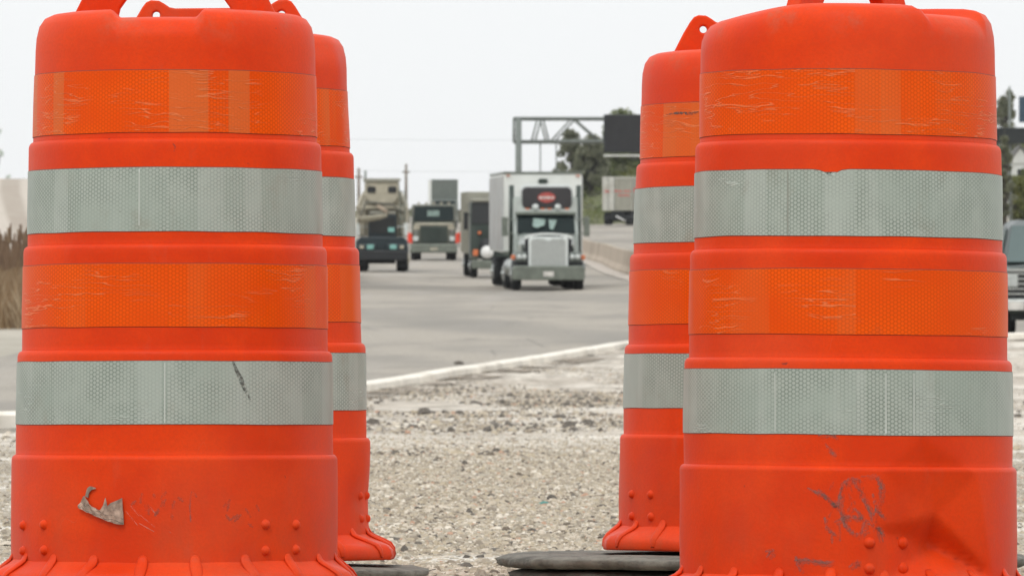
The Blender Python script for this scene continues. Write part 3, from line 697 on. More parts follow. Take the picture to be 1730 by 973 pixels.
for s in (-1, 1):
    m = MB(); pr = [(.1 + .0, .92)] + [(.62 + .62 * math.cos(t), .55 + .68 * math.sin(t)) for t in [math.pi * (1 - i / 10) for i in range(11)]] + [(1.24, .8)]
    m.loft([[(s * x, y, z) for y, z in pr[1:-1]] + [(s * x, y * .9 + .06, z - .09) for y, z in reversed(pr[1:-1])] for x in (.70, 1.14)])
    m.build('fender', MT['bonnet_grey'], A, bevel=.03)
    m = MB(); m.box(*sorted((s * .68, s * 1.04)), -.12, .12, .93, 1.25); m.build('headlamp_pod', MT['bonnet_grey'], A, bevel=.05)
    m = MB(); m.cyl((s * .78, -.13, 1.09), (s * .78, -.16, 1.09), .085, n=14); m.cyl((s * .95, -.13, 1.09), (s * .95, -.16, 1.09), .085, n=14); m.build('headlamp', MT['lens'], A, True)
    MB().box(*sorted((s * 1.07, s * 1.2)), -.02, .12, 1.0, 1.15).build('indicator', MT['amber'], A, bevel=.02)
    m = MB(); m.box(*sorted((s * 1.24, s * 1.44)), 1.95, 2.02, 1.75, 2.38); m.cyl((s * 1.0, 2.0, 2.3), (s * 1.28, 1.99, 2.3), .02); m.cyl((s * 1.0, 2.0, 1.85), (s * 1.28, 1.99, 1.85), .02); m.build('mirror', MT['bumper'], A, bevel=.01)
    MB().cyl((s * 1.10, 2.6, 1.1), (s * 1.10, 2.6, 3.42), .085, n=12).build('exhaust_stack', MT['greendark'], A, True)
    MB().cyl((s * 1.0, 2.3, .72), (s * 1.0, 4.0, .72), .32, n=18).build('fuel_tank', MT['chrome'], A, True)
    wheel(A, s * 1.02, .72, .50, .30)
    for y in (5.2, 6.5): wheel(A, s * .97, y, .50, .56)
m = MB(); m.box(-.45, .45, .2, 7.2, .58, .85); m.box(-.9, .9, .6, .8, .42, .58); m.cyl((0, .9, .45), (0, .9, .7), .2); m.box(-.5, .5, .3, 1.6, .6, 1.4); m.build('chassis', MT['under'], A)
T = empty('box_trailer', A.matrix_basis @ Vector((0, 4.4, 0)), R(2.0), SL)
T.location = Vector((A.location.x - math.sin(R(2)) * 4.4, A.location.y + 4.4, A.location.z + 4.4 * SL))
tag(T, 'tall white box trailer coupled behind the white semi truck with the chrome grille', 'trailer')
m = MB(); m.box(-1.29, 1.29, 0, 14.4, 1.20, 3.80); m.build('box', [MT['trailer']], T, bevel=.03)
m = MB()
for s in (-1, 1):
    for i in range(24): m.box(*sorted((s * 1.292, s * 1.325)), .3 + i * .6, .36 + i * .6, 1.3, 3.7)
    m.box(*sorted((s * 1.292, s * 1.315)), .06, 14.3, 1.28, 3.72)
m.build('side_panel', MT['trailer_side'], T)
m = MB(); m.box(-1.31, 1.31, -.03, 14.42, 3.803, 3.87); m.box(-1.31, 1.31, -.035, .05, 1.15, 1.25); m.build('rail', MT['bumper'], T, bevel=.01)
m = MB(); m.prism_y(rrect(-.16, .16, 3.48, 3.64, .07), -.05, -.003); m.build('front_emblem', MT['greendark'], T)
for s in (-1, 1): MB().box(*sorted((s * 1.1, s * 1.2)), -.06, -.003, 3.72, 3.76).build('marker_lamp', MT['amber'], T)
m = MB(); m.box(-.5, .5, 1, 14, .95, 1.18); m.box(-.8, -.7, 3.5, 3.7, .3, 1.1); m.box(.7, .8, 3.5, 3.7, .3, 1.1); m.build('undercarriage', MT['under'], T)
for s in (-1, 1):
    for y in (11.6, 12.9): wheel(T, s * .98, y, .50, .56)

# B: dark green truck with a pale body, half hidden by the white one
B = veh('box_truck', 844, 291, 'dark green truck with black windscreen and beige box, half hidden behind the white semi truck', 'truck', 2.1)
m = MB(); m.prism_x([(0, .75), (1.9, .75), (1.9, 3.0), (.25, 3.0), (.08, 2.2)], -1.16, 1.16); m.build('cab', MT['greendark'], B, bevel=.06)
m = MB(); m.add([(-1.12, .08, 2.15), (1.12, .08, 2.15), (1.09, .23, 2.98), (-1.09, .23, 2.98), (-1.12, .02, 2.15), (1.12, .02, 2.15), (1.09, .17, 2.98), (-1.09, .17, 2.98)], [(0, 1, 2, 3), (4, 5, 6, 7), (0, 1, 5, 4), (2, 3, 7, 6), (1, 2, 6, 5), (0, 3, 7, 4)]); m.build('windscreen', MT['glassblk'], B)
m = MB(); m.box(-1.1, 1.1, .02, 1.8, 3.02, 3.14); m.build('roof_cap', MT['beigebody'], B, bevel=.04)
m = MB(); m.box(-1.24, 1.24, 2.0, 9.0, .95, 3.42)
m.build('cargo_box', MT['beigebody'], B, bevel=.03)
for s in (-1, 1):
    m = MB(); m.box(*sorted((s * 1.241, s * 1.25)), 2.05, 8.95, .98, 3.41)
    for i in range(11): m.box(*sorted((s * 1.249, s * 1.29)), 2.1 + i * .66, 2.2 + i * .66, 1.0, 3.4)
    m.build('side_panel', MT['beigebody'], B)
m = MB(); m.box(-.7, .7, -.06, -.003, 1.05, 1.95)
for i in range(7): m.box(-.68, .68, -.09, -.061, 1.1 + i * .12, 1.15 + i * .12)
m.build('grille', MT['greendark'], B)
m = MB(); m.box(-1.12, 1.12, -.3, -.05, .36, .70); m.build('bumper', MT['bumper'], B, bevel=.04)
for s in (-1, 1): MB().box(*sorted((s * .86, s * 1.12)), -.2, .0, .72, 1.0).build('step', MT['olive'], B, bevel=.02)
for s in (-1, 1):
    MB().box(*sorted((s * .86, s * 1.06)), -.25, -.2, .88, 1.12).build('indicator', MT['amber'], B, bevel=.02)
    m = MB(); m.box(*sorted((s * 1.25, s * 1.42)), .1, .16, 1.9, 2.6); m.cyl((s * 1.1, .2, 2.5), (s * 1.3, .14, 2.5), .02); m.build('mirror', MT['black'], B)
    wheel(B, s * 1.0, .95, .48, .3); wheel(B, s * .93, 7.2, .48, .56)
MB().cyl((-.50, -.34, 1.02), (-.50, -.24, 1.02), .24, .26, 20).build('white_disc_lamp', MT['whiteball'], B, True)
MB().cyl((-.50, -.23, 1.25), (-.50, -.12, 1.25), .32, n=20).build('lamp_ring', MT['black'], B, True)
m = MB(); m.cyl((-.80, .0, 1.78), (-.80, -.08, 1.78), .07, n=12); m.build('amber_beacon', MT['amber'], B, True)
MB().box(-.4, .4, .3, 8.8, .55, .85).build('chassis', MT['under'], B)

# C: olive grey conventional truck in the middle
Cc = veh('flatbed_truck', 733, 390, 'olive grey wide-nosed truck with two red flags, between cement mixer and green truck', 'truck', .8)
m = MB()
m.loft([[(x, y, z) for x, z in pr] for y, pr in ((0, [(-.80, .8), (.80, .8), (.86, 1.5), (.78, 1.86), (-.78, 1.86), (-.86, 1.5)]), (1.5, [(-1.05, .8), (1.05, .8), (1.1, 1.6), (1.0, 2.06), (-1.0, 2.06), (-1.1, 1.6)]))])
m.build('bonnet', MT['olive'], Cc, bevel=.08)
m = MB(); m.box(-.98, .98, -.02, .5, 1.86, 1.98)
m.prism_y([(-1.12, 1.62), (-.72, 1.62), (-.74, 1.98), (-1.0, 1.98)], .0, .4); m.prism_y([(1.12, 1.62), (.72, 1.62), (.74, 1.98), (1.0, 1.98)], .0, .4)
m.build('bonnet_rim', MT['beige'], Cc, bevel=.05)
m = MB(); m.prism_x([(1.4, 1.0), (3.3, 1.0), (3.3, 2.98), (1.95, 2.98), (1.5, 2.1)], -1.18, 1.18); m.build('cab', MT['olive'], Cc, bevel=.08)
m = MB(); m.add([(-1.08, 1.45, 2.12), (1.08, 1.45, 2.12), (1.04, 1.85, 2.88), (-1.04, 1.85, 2.88), (-1.08, 1.40, 2.12), (1.08, 1.40, 2.12), (1.04, 1.80, 2.88), (-1.04, 1.80, 2.88)], [(0, 1, 2, 3), (4, 5, 6, 7), (0, 1, 5, 4), (2, 3, 7, 6), (1, 2, 6, 5), (0, 3, 7, 4)]); ws = m.build('windscreen', MT['glass'], Cc)
MB().box(-.35, .3, 1.52, 1.56, 2.35, 2.65).build('painted_seat_glint', MT['seatlight'], ws)  # pale patch painted as a glint on the windscreen
m = MB(); m.box(-.70, .70, -.08, -.003, .95, 1.80)
for i in range(10): m.box(-.68, .68, -.11, -.081, 1.0 + i * .08, 1.03 + i * .08)
m.build('grille', MT['greendark'], Cc)
m = MB(); m.prism_y([(-1.22, .42), (1.22, .42), (1.25, .55), (1.22, .88), (-1.22, .88), (-1.25, .55)], -.35, -.12); m.build('bumper', MT['bumper'], Cc, bevel=.05)
MB().box(-.2, .2, -.37, -.352, .55, .68).build('number_plate', MT['beige'], Cc)
m = MB()
for i in range(5): m.cyl((-.8 + i * .4, 2.2, 2.98), (-.8 + i * .4, 2.2, 3.1), .06, n=8)
m.build('roof_lamps', MT['beige'], Cc)
for s in (-1, 1):
    m = MB(); m.loft([[(s * x, .65 + .62 * math.cos(t), .55 + .72 * math.sin(t)) for t in [math.pi * i / 10 for i in range(11)]] + [(s * x, .65 + .5 * math.cos(t), .55 + .6 * math.sin(t)) for t in [math.pi * (10 - i) / 10 for i in range(11)]] for x in (.80, 1.22)]); m.build('fender', MT['olive'], Cc, bevel=.03)
    MB().box(*sorted((s * .82, s * 1.10)), -.10, .15, 1.02, 1.28).build('headlamp', MT['lens'], Cc, bevel=.04)
    m = MB(); m.cyl((s * 1.30, -.1, .7), (s * 1.30, -.1, 1.5), .02, n=6)
    fl = m.build('flag_staff', MT['black'], Cc)
    m = MB(); m.loft([[(s * (1.16 + .03 * i), -.12 + .03 * math.sin(i * 1.3 + s), z + .01 * i) for z in (.90, 1.42)] + [(s * (1.16 + .03 * i), -.10 + .03 * math.sin(i * 1.3 + s), z + .01 * i) for z in (1.42, .90)] for i in range(9)]); m.build('flag', MT['redflag'], fl)
    m = MB(); m.box(*sorted((s * 1.28, s * 1.46)), 1.6, 1.66, 2.0, 2.7); m.cyl((s * 1.15, 1.7, 2.6), (s * 1.32, 1.62, 2.6), .02); m.build('mirror', MT['olive'], Cc)
    wheel(Cc, s * 1.03, .65, .50, .32, 'bumper'); wheel(Cc, s * .95, 5.4, .50, .56, 'bumper')
m = MB(); m.box(-1.2, 1.2, 3.4, 8.0, 1.05, 1.25); m.box(-.4, .4, .2, 8.0, .55, 1.0); m.box(-.8, .8, .5, .8, .4, .62); m.build('flat_bed', MT['under'], Cc)

# G: far truck with tall grey box above the olive truck
G = veh('delivery_truck', 752, 640, 'far truck with tall grey box showing above the roof of the olive grey truck', 'truck', 2.5)
zc = P(0, 303, 640).z - G.location.z
m = MB(); m.box(-1.15, 1.15, 1.6, 8.5, 1.1, zc); m.build('cargo_box', MT['bonnet_grey'], G, bevel=.03)
m = MB(); m.box(-1.21, -1.152, 1.62, 8.48, 1.15, zc - .05); m.box(1.152, 1.21, 1.62, 8.48, 1.15, zc - .05); m.build('side_panel', MT['trailer'], G)
m = MB(); m.prism_x([(0, .7), (1.5, .7), (1.5, 2.5), (.5, 2.5), (.1, 1.7)], -1.05, 1.05); m.build('cab', MT['bonnet_grey'], G, bevel=.06)
MB().box(-.9, .9, .16, .2, 1.75, 2.4, tf=lambda x, y, z: (x, y + (z - 1.7) * .5 - .1, z)).build('windscreen', MT['glass'], G)
for s in (-1, 1):
    for y in (.8, 6.8): wheel(G, s * .92, y, .48, .3)

# D: front-discharge cement mixer
Mx = veh('cement_mixer', 645, 326, 'cement mixer truck with beige hopper over a dark teal cab, beside the rear left drum', 'truck', .5)
m = MB(); m.prism_y([(-.95, .62), (.95, .62), (1.16, .8), (1.16, 1.35), (.95, 1.55), (-.95, 1.55), (-1.16, 1.35), (-1.16, .8)], -.05, .9); m.prism_y(rrect(-.62, .66, 1.5, 2.55, .12), .1, 1.6); m.build('cab', MT['tealdark'], Mx, bevel=.06)
m = MB(); m.prism_y(rrect(-.5, .58, 1.72, 2.42, .1), .02, .095); ws = m.build('windscreen', MT['glassblk'], Mx)
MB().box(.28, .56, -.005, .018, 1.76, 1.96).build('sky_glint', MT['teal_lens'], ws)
m = MB(); m.box(-1.14, 1.14, -.35, -.1, .50, .95); m.build('bumper', MT['black'], Mx, bevel=.06)
for s in (-1, 1):
    MB().box(*sorted((s * .36, s * .66)), -.38, -.352, 1.0, 1.2).build('headlamp', MT['teal_lens'], Mx, bevel=.03)
    MB().box(*sorted((s * .80, s * .98)), -.38, -.352, 1.02, 1.17).build('indicator', MT['beige'], Mx, bevel=.03)
    m = MB(); m.box(*sorted((s * .2, s * 1.1)), -.35, -.1, .96, 1.24); m.build('lamp_panel', MT['tealdark'], Mx, bevel=.04)
    m = MB(); m.box(*sorted((s * .70, s * 1.14)), .5, 1.6, 1.56, 2.75); m.build('fender_tank', MT['beige'], Mx, bevel=.08)
    m = MB(); m.box(*sorted((s * .98, s * 1.16)), .1, .16, 1.6, 2.15); m.cyl((s * .6, .2, 2.0), (s * 1.05, .13, 2.0), .02); m.build('mirror', MT['lens'], Mx, bevel=.02)
    m = MB(); m.cyl((s * .78, .9, 3.55), (s * 1.15, .9, 2.5), .07, n=8); m.cyl((s * .70, 1.1, 2.4), (s * .74, 1.1, 3.2), .06, n=8); m.build('hopper_strut', MT['beige'], Mx, True)
    for y, r in ((.7, .55), (4.6, .55), (5.9, .55)): wheel(Mx, s * .90, y, r, .52, 'beige')
m = MB(); m.loft([[(x * a, y, z) for x, z in ((-.55, 3.02), (.55, 3.02), (.80, 3.3), (.78, 4.0), (-.78, 4.0), (-.80, 3.3))] for y, a in ((.2, .92), (.9, 1.0))]); hp = m.build('hopper', MT['beige'], Mx, bevel=.06)
m = MB(); m.prism_y(rrect(-.84, .84, 4.0, 4.14, .06), .1, 1.0); m.build('hopper_rim', MT['beigebody'], hp)
for s in (-1, 1): MB().prism_y(rrect(s * .46 - .19, s * .46 + .19, 3.50, 3.78, .08), .15, .23).build('hopper_opening', MT['black'], hp)
m = MB()
m.box(-1.18, 1.18, .3, .5, 2.78, 2.93); m.build('cross_bar', MT['beige'], Mx, bevel=.04)
m = MB(); secs = []
for i in range(9):
    t = i / 8; cx = -1.0 + 1.25 * t; cz = 2.45 + .12 * t; yy = -.25 + .5 * t; r_ = .30 - .06 * t
    secs.append([(cx, yy + r_ * math.cos(a), cz + r_ * math.sin(a)) for a in [math.pi + math.pi * j / 8 for j in range(9)]] + [(cx, yy + (r_ - .05) * math.cos(a), cz + (r_ - .05) * math.sin(a)) for a in [2 * math.pi - math.pi * j / 8 for j in range(9)]])
m.loft(secs); m.build('chute', MT['beige'], Mx, True)
m = MB(); secs = []
for y, r_, z in ((.9, .55, 3.2), (1.8, .85, 3.0), (3.2, 1.18, 2.75), (4.6, 1.2, 2.5), (6.2, .8, 2.25)):
    secs.append([(r_ * math.cos(2 * math.pi * i / 24), y, z + r_ * math.sin(2 * math.pi * i / 24)) for i in range(24)])
m.loft(secs); m.build('mixing_drum', MT['beige'], Mx, True)
MB().box(-.5, .5, .4, 7.2, .6, 1.2).build('chassis', MT['under'], Mx)
m = MB(); m.tube([(.80, .3, 1.6), (.86, .3, 3.0), (.72, .5, 3.9)], .035, 6)
for i in range(7): m.cyl((.70, .28, 1.75 + i * .3), (.98, .28, 1.75 + i * .3), .022, n=6)
m.tube([(1.0, .28, 1.6), (1.02, .28, 3.6)], .03, 6); m.build('ladder', MT['bumper'], Mx, True)
m = MB(); m.tube([(-1.05, .1, 2.2), (-.7, .0, 3.1), (-.2, .0, 3.05), (.5, .05, 2.95), (.95, .2, 2.6)], .045, 8); m.build('hydraulic_hose', MT['rubber'], Mx, True)
m = MB(); m.cyl((-.2, .1, 2.95), (.25, .05, 2.62), .09, n=10); m.build('chute_piston', MT['barrier'], Mx, True)
MB().box(-.55, .62, .06, .16, 2.56, 2.68).build('cab_brow', MT['beigebody'], Mx, bevel=.03)
MB().cyl((-.75, 2.0, 3.2), (-.75, 2.0, 4.5), .05, n=8).build('exhaust_pipe', MT['steel'], Mx, True)
MB().box(-.6, .6, .6, .9, .35, .6).build('axle', MT['under'], Mx)

# E: far trailer on the opposite lanes, seen from behind
D = 620; E = empty('freight_trailer', (X(1018, D) + 1.25, D, P(0, 380, D).z), R(-6.5), SL); tag(E, 'far grey-white freight trailer with red lettering on the opposite lanes', 'trailer')
zt = (380 - 299) * D / FPX
m = MB(); m.box(-1.25, 1.25, 0, 13, 1.2, zt); m.build('box', MT['greybox'], E, bevel=.03)
m = MB()
for s in (-1, 1): m.box(*sorted((s * 1.252, s * 1.29)), .1, 12.9, 1.25, zt - .06)
m.box(-.18, 1.22, -.04, -.002, 1.25, zt - .08)
m.build('side_panel', MT['beigebody'], E)
m = MB(); m.box(-.78, -.74, -.03, -.002, 1.25, zt - .08); m.box(-.24, -.19, -.05, -.002, 1.22, zt - .04); m.build('door_bar', MT['olive'], E)
m = MB(); rl_ = random.Random(8)
for i in range(13):
    x = -1.05 + i * .17; h_ = rl_.uniform(.10, .24)
    if i in (3, 4): continue
    m.box(x, x + rl_.uniform(.06, .12), -.055, -.0405 if x > -.2 else -.0025, zt - 1.28, zt - 1.28 + h_)
for i in range(5): m.box(.1 + i * .2, .22 + i * .2, -.055, -.0405, zt - 1.62, zt - 1.5)
for i in range(9): m.box(1.292, 1.31, 1.0 + i * 1.2, 1.8 + i * 1.2, zt - 1.3, zt - .9)
m.build('red_lettering', MT['red'], E)
m = MB(); m.box(-1.2, 1.2, .1, .2, .55, .7); m.box(-.5, .5, .3, 12, .8, 1.19); m.build('undercarriage', MT['under'], E)
m = MB(); m.cyl((-.1, -.1, .75), (.7, -.1, .32), .06, n=8); m.build('bright_bar', MT['whiteball'], E, True)
for s in (-1, 1):
    for y in (.9, 2.2): wheel(E, s * .9, y, .5, .56, 'black')
MB().box(-1.15, 1.15, .75, 2.6, .3, 1.1).build('mudguard', MT['under'], E)

# F: grey green car cut by the right edge
D = 125; x0 = X(1690, D) + 1.0
F = empty('parked_suv', (x0, D, P(0, 566, D).z), R(-2), SL); F.name = 'suv'
tag(F, 'grey green suv with dark slatted grille, cut by the right edge of the photo', 'car')
m = MB()
m.loft([[(x * a, y, z) for x, z in ((-.93, .38), (.93, .38), (.98, .62), (.97, .98), (.88, 1.16), (.5, 1.2), (-.5, 1.2), (-.88, 1.16), (-.97, .98), (-.98, .62))] for y, a in ((0, .95), (.15, 1.0), (1.3, 1.01), (4.8, 1.01), (5.0, .97))])
m.build('body', MT['suv'], F, True, bevel=.03)
m = MB(); secs = []
for x, z in ((0, 0),): pass
m.loft([[(-.93, 1.05, 1.15), (.93, 1.05, 1.15), (.95, 4.9, 1.15), (-.95, 4.9, 1.15)], [(-.78, 1.95, 1.86), (.78, 1.95, 1.86), (.80, 4.6, 1.88), (-.80, 4.6, 1.88)], [(-.66, 2.2, 1.94), (.66, 2.2, 1.94), (.68, 4.4, 1.95), (-.68, 4.4, 1.95)]])
m.build('cabin', MT['suv'], F, bevel=.05)
m = MB(); m.add([(-.86, 1.07, 1.22), (.86, 1.07, 1.22), (.74, 1.86, 1.84), (-.74, 1.86, 1.84), (-.86, 1.03, 1.24), (.86, 1.03, 1.24), (.74, 1.82, 1.86), (-.74, 1.82, 1.86)], [(0, 1, 2, 3), (4, 5, 6, 7), (0, 1, 5, 4), (2, 3, 7, 6), (1, 2, 6, 5), (0, 3, 7, 4)]); m.build('windscreen', MT['suvglass'], F)
for s in (-1, 1):
    m = MB()
    for y0, y1 in ((1.75, 2.7), (2.78, 3.6), (3.68, 4.5)):
        m.add([(s * .925, y0, 1.26), (s * .93, y1, 1.26), (s * .83, y1, 1.80), (s * .83, y0 + .28, 1.80), (s * .95, y0, 1.27), (s * .955, y1, 1.27), (s * .85, y1, 1.81), (s * .85, y0 + .28, 1.81)], [(0, 1, 2, 3), (4, 5, 6, 7), (0, 1, 5, 4), (2, 3, 7, 6), (1, 2, 6, 5), (0, 3, 7, 4)])
    m.build('side_glass', MT['suvglass'], F)
    m = MB(); m.box(*sorted((s * 1.0, s * 1.2)), 1.5, 1.6, 1.2, 1.42); m.build('mirror', MT['suv'], F, bevel=.03)
    MB().box(*sorted((s * .70, s * .92)), -.05, .04, .82, 1.04).build('headlamp', MT['lens'], F, bevel=.02)
    wheel(F, s * .84, .95, .38, .26); wheel(F, s * .84, 3.9, .38, .26)
m = MB(); m.box(-.93, .93, -.02, .02, .64, 1.08); m.build('grille', MT['black'], F)
m = MB()
for i in range(5): m.box(-.90, .90, -.05, -.021, .69 + i * .085, .715 + i * .085)
m.box(-.92, .92, -.06, .03, 1.085, 1.13); m.build('grille_bar', MT['chrome'], F)
m = MB(); m.box(-.97, .97, -.14, .05, .42, .62); m.build('bumper', MT['chrome'], F, bevel=.04)
MB().box(-.88, -.60, -.16, -.142, .43, .57).build('number_plate', MT['plate'], F)
MB().box(-.8, .8, .1, 4.8, .25, .45).build('underbody', MT['under'], F)

# ------------------------------------------------------------------ the four drums
PR = [(.2665, .034), (.2665, .046), (.2668, .10), (.2662, .15), (.2655, .2075)]
def lip(r0, z0, r1, dz):            # rounded lip of a step, then a sharp inner corner
    o = [(r0 - (r0 - r1) * (.9 * (1 - math.cos(t * math.pi / 16)) + .1 * t / 8), z0 + dz * (.8 * math.sin(t * math.pi / 16) + .2 * t / 8)) for t in range(9)]
    return o + [(r1 + .0002, z0 + dz + .0002), (r1, z0 + dz + .0008)]
PR += lip(.2655, .2080, .2586, .0085) + [(.2582, .30), (.2573, .3755)] + lip(.2572, .3760, .2500, .0090) + [(.2492, .46), (.2480, .5455)] + lip(.2479, .5460, .2410, .0090)
PR += [(.2396, .64), (.2380, .7150)] + lip(.2379, .7155, .2308, .0095) + [(.2296, .80), (.2285, .875), (.2270, .895), (.2225, .914), (.2140, .9265), (.2020, .932), (.185, .9345), (.14, .936), (.07, .937), (.004, .937)]
def dense(pr, step):
    o = [pr[0]]
    for (r0, z0), (r1, z1) in zip(pr, pr[1:]):
        n = max(1, int(math.hypot(r1 - r0, z1 - z0) / step))
        for i in range(1, n + 1): o.append((r0 + (r1 - r0) * i / n, z0 + (z1 - z0) * i / n))
    return o
PD = dense(PR, .008)
def rad(z):
    for (r0, z0), (r1, z1) in zip(PR, PR[1:]):
        if z0 <= z <= z1: return r0 + (r1 - r0) * (z - z0) / (z1 - z0 + 1e-9)
    return .2
def sst(a, b, x):
    t = max(0, min(1, (x - a) / (b - a))); return t * t * (3 - 2 * t)
def tri_disp(a, z, tris):
    for (p0, p1, p2) in tris:
        x0, y0, d0 = p0; x1, y1, d1 = p1; x2, y2, d2 = p2
        den = (y1 - y2) * (x0 - x2) + (x2 - x1) * (y0 - y2)
        if abs(den) < 1e-12: continue
        l0 = ((y1 - y2) * (a - x2) + (x2 - x1) * (z - y2)) / den; l1 = ((y2 - y0) * (a - x2) + (x0 - x2) * (z - y2)) / den; l2 = 1 - l0 - l1
        if l0 >= -1e-6 and l1 >= -1e-6 and l2 >= -1e-6: return l0 * d0 + l1 * d1 + l2 * d2
    return 0.0
class Drum:
    def __init__(s, px, ybase, D, phi, seed, label, dents=None, warp=None, tiltx=0, tilty=0, rivets=(), tone=1.0, noise_amp=.0022):
        s.D = D; s.phi = R(phi); s.seed = seed; s.dents = dents; s.warp = warp; s.amp = noise_amp
        zb = CAMH + (YH - ybase) * D / FPX
        s.root = empty('traffic_drum', (X(px, D), D, zb)); s.root.rotation_euler = (R(tiltx), R(tilty), 0)
        tag(s.root, label, 'traffic drum', 'orange construction drums')
        s.mat = drum_plastic('drum_plastic_' + 'abcd'[seed % 4], seed, tone)
        s.body(); s.flange(); s.handle()
        for a, z, r_ in rivets: s.rivet(R(a), z, r_)
        s.band(.2655, .3665, 'grey', 1); s.band(.4215, .5225, 'orange', 2); s.band(.5745, .6770, 'grey', 3); s.band(.7335, .8335, 'orange_loose', 4)
    def pt(s, a, r, z, off=0.0):       # angle 0 looks at the camera
        k = s.amp * (mn.noise((math.sin(a) * 1.6 + s.seed * 7, math.cos(a) * 1.6, z * 3.2)) + .45 * mn.noise((math.sin(a) * 4 + s.seed, math.cos(a) * 4, z * 9)))
        if s.dents: k += s.dents(a, z)
        rr = (r + (k if r > .19 else k * max(0, (r - .1)) / .09)) * (1 + s.flare * z)
        x, y = rr * math.sin(a), -rr * math.cos(a)
        if z > .84:                     # recess across the lid
            c, sn = math.cos(-s.phi), math.sin(-s.phi); xl = x * c - y * sn; yl = x * sn + y * c
            w_ = sst(-.098, -.082, xl) * (1 - sst(.040, .056, xl))
            z0_ = z; z -= .0135 * w_ * sst(.885, .92, z0_)
            if s.warp: z -= s.warp(x, y, z) * sst(.86, .93, z0_)
        return (x + off * math.sin(a), y - off * math.cos(a), z - s.shear * x)
    def body(s):
        m = MB(); N = 420; n = N
        for r, z in PD:
            for i in range(N): m.v.append(s.pt(2 * math.pi * i / N, r, z))
        for k in range(len(PD) - 1):
            for i in range(N): m.f.append((k * N + i, k * N + (i + 1) % N, (k + 1) * N + (i + 1) % N, (k + 1) * N + i)); m.m.append(0)
        m.f.append(tuple(range((len(PD) - 1) * N, len(PD) * N))); m.m.append(0)
        s.m = m; s.bodymats = [s.mat]
    def mark(s, pts, wd, mat):          # rubbed mark lying in the plastic skin; pts are (angle deg, z)
        if mat not in s.bodymats: s.bodymats.append(mat)
        mi = s.bodymats.index(mat); P_ = []
        for (a0, z0), (a1, z1) in zip(pts, pts[1:]):
            for i in range(8): P_.append((a0 + (a1 - a0) * i / 8, z0 + (z1 - z0) * i / 8))
        P_.append(pts[-1]); secs = []
        for i, (a, z) in enumerate(P_):
            pa = P_[max(0, i - 1)]; pb = P_[min(len(P_) - 1, i + 1)]
            t = Vector(((pb[0] - pa[0]) * R(1) * .26, pb[1] - pa[1])); t = t.normalized() if t.length else Vector((1, 0)); nv = Vector((-t.y, t.x))
            ww = wd * (.35 + .65 * math.sin(math.pi * (i + .6) / (len(P_) + .2))) * (.8 + .3 * math.sin(i * 1.9))
            sec = []
            for q in (-1, -.33, .33, 1):
                aa = R(a) + nv.x * ww * q / .26; zz = z + nv.y * ww * q; sec.append(s.pt(aa, rad(zz), zz, .0007))
            secs.append(sec)
        s.m.loft(secs, mi=mi, closed=False, caps=False)
    def finish(s):
        s.bo = s.m.build('drum_body', s.bodymats, s.root, True, fix=False)
    def flange(s):
        m = MB(); N = 360; secs = []
        prof_ = dense([(.262, .050), (.2675, .044), (.275, .0385), (.288, .032), (.298, .026), (.3045, .018), (.306, .008), (.304, 0)], .004) + [(.2, 0)]
        def fp(a, r, z, up=0.0):
            f = sst(.268, .30, r); oct_ = 1 / math.cos(((a + s.phi + math.pi / 8) % (math.pi / 4)) - math.pi / 8)
            rr = r * (1 + f * (s.flg - 1)) * (1 + f * (oct_ * .965 - 1) * .9) + .004 * f * mn.noise((math.sin(a) * 3, math.cos(a) * 3, s.seed))
            return s.pt(a, rr, z + (.003 * mn.noise((math.sin(a) * 4, math.cos(a) * 4 + r * 20, s.seed)) if z > 0 else 0) + up)
        for r, z in prof_: secs.append([fp(2 * math.pi * i / N, r, z) for i in range(N)])
        m.loft(secs, caps=False)
        for j in range(20):
            a0 = R(-44.5 + 18 * j); secs = []; path = [(.2655, .0575), (.2672, .0520), (.2700, .0465), (.2760, .0420), (.288, .0345), (.298, .0280), (.3045, .0190), (.3065, .008)]
            for k, (r, z) in enumerate(path):
                w_ = (.0055, .0082, .0092, .0098, .0098, .0090, .0075, .004)[k]; c = Vector(fp(a0, r, z - .0015)); u = Vector((math.cos(a0), math.sin(a0), 0)); n_ = Vector((math.sin(a0) * .5, -math.cos(a0) * .5, .86))
                secs.append([c + u * w_ * math.cos(t * math.pi / 6) + n_ * w_ * .38 * math.sin(t * math.pi / 6) for t in range(12)])
            m.loft(secs)
        m.build('base_flange', s.mat, s.root, True, fix=False)
    def handle(s):
        # trapezoid plate with a wide hand opening and two small holes near the upper corners
        m = MB(); c, sn = math.cos(s.phi), math.sin(s.phi); zt = .929 + s.hdz; H = .070; T = .011
        outer = []; 
        def side(sg): return [(sg * .168, 0), (sg * .163, .010), (sg * .150, .036), (sg * .137, .058), (sg * .130, .067), (sg * .121, .071), (sg * .107, .070), (sg * .098, .065), (sg * .088, .058), (sg * .078, .056)]
        outer = side(-1) + list(reversed(side(1)))                      # left foot, up, right down
        inner = list(reversed([(sg * a_, b_) for sg, seq in ((1, [(.094, 0), (.090, .016), (.080, .030), (.070, .034)]),) for a_, b_ in seq]))
        inner_r = inner; inner_l = [(-a_, b_) for a_, b_ in reversed(inner)]
        poly = outer + list(reversed(inner_r)) + list(reversed(inner_l))
        poly = side(-1) + list(reversed(side(1))) + [(.094, 0), (.090, .016), (.080, .030), (.070, .034), (-.070, .034), (-.080, .030), (-.090, .016), (-.094, 0)]
        import bmesh
        bm = bmesh.new(); vs = [bm.verts.new((x, 0, z)) for x, z in poly]; es = [bm.edges.new((vs[i], vs[(i + 1) % len(vs)])) for i in range(len(vs))]
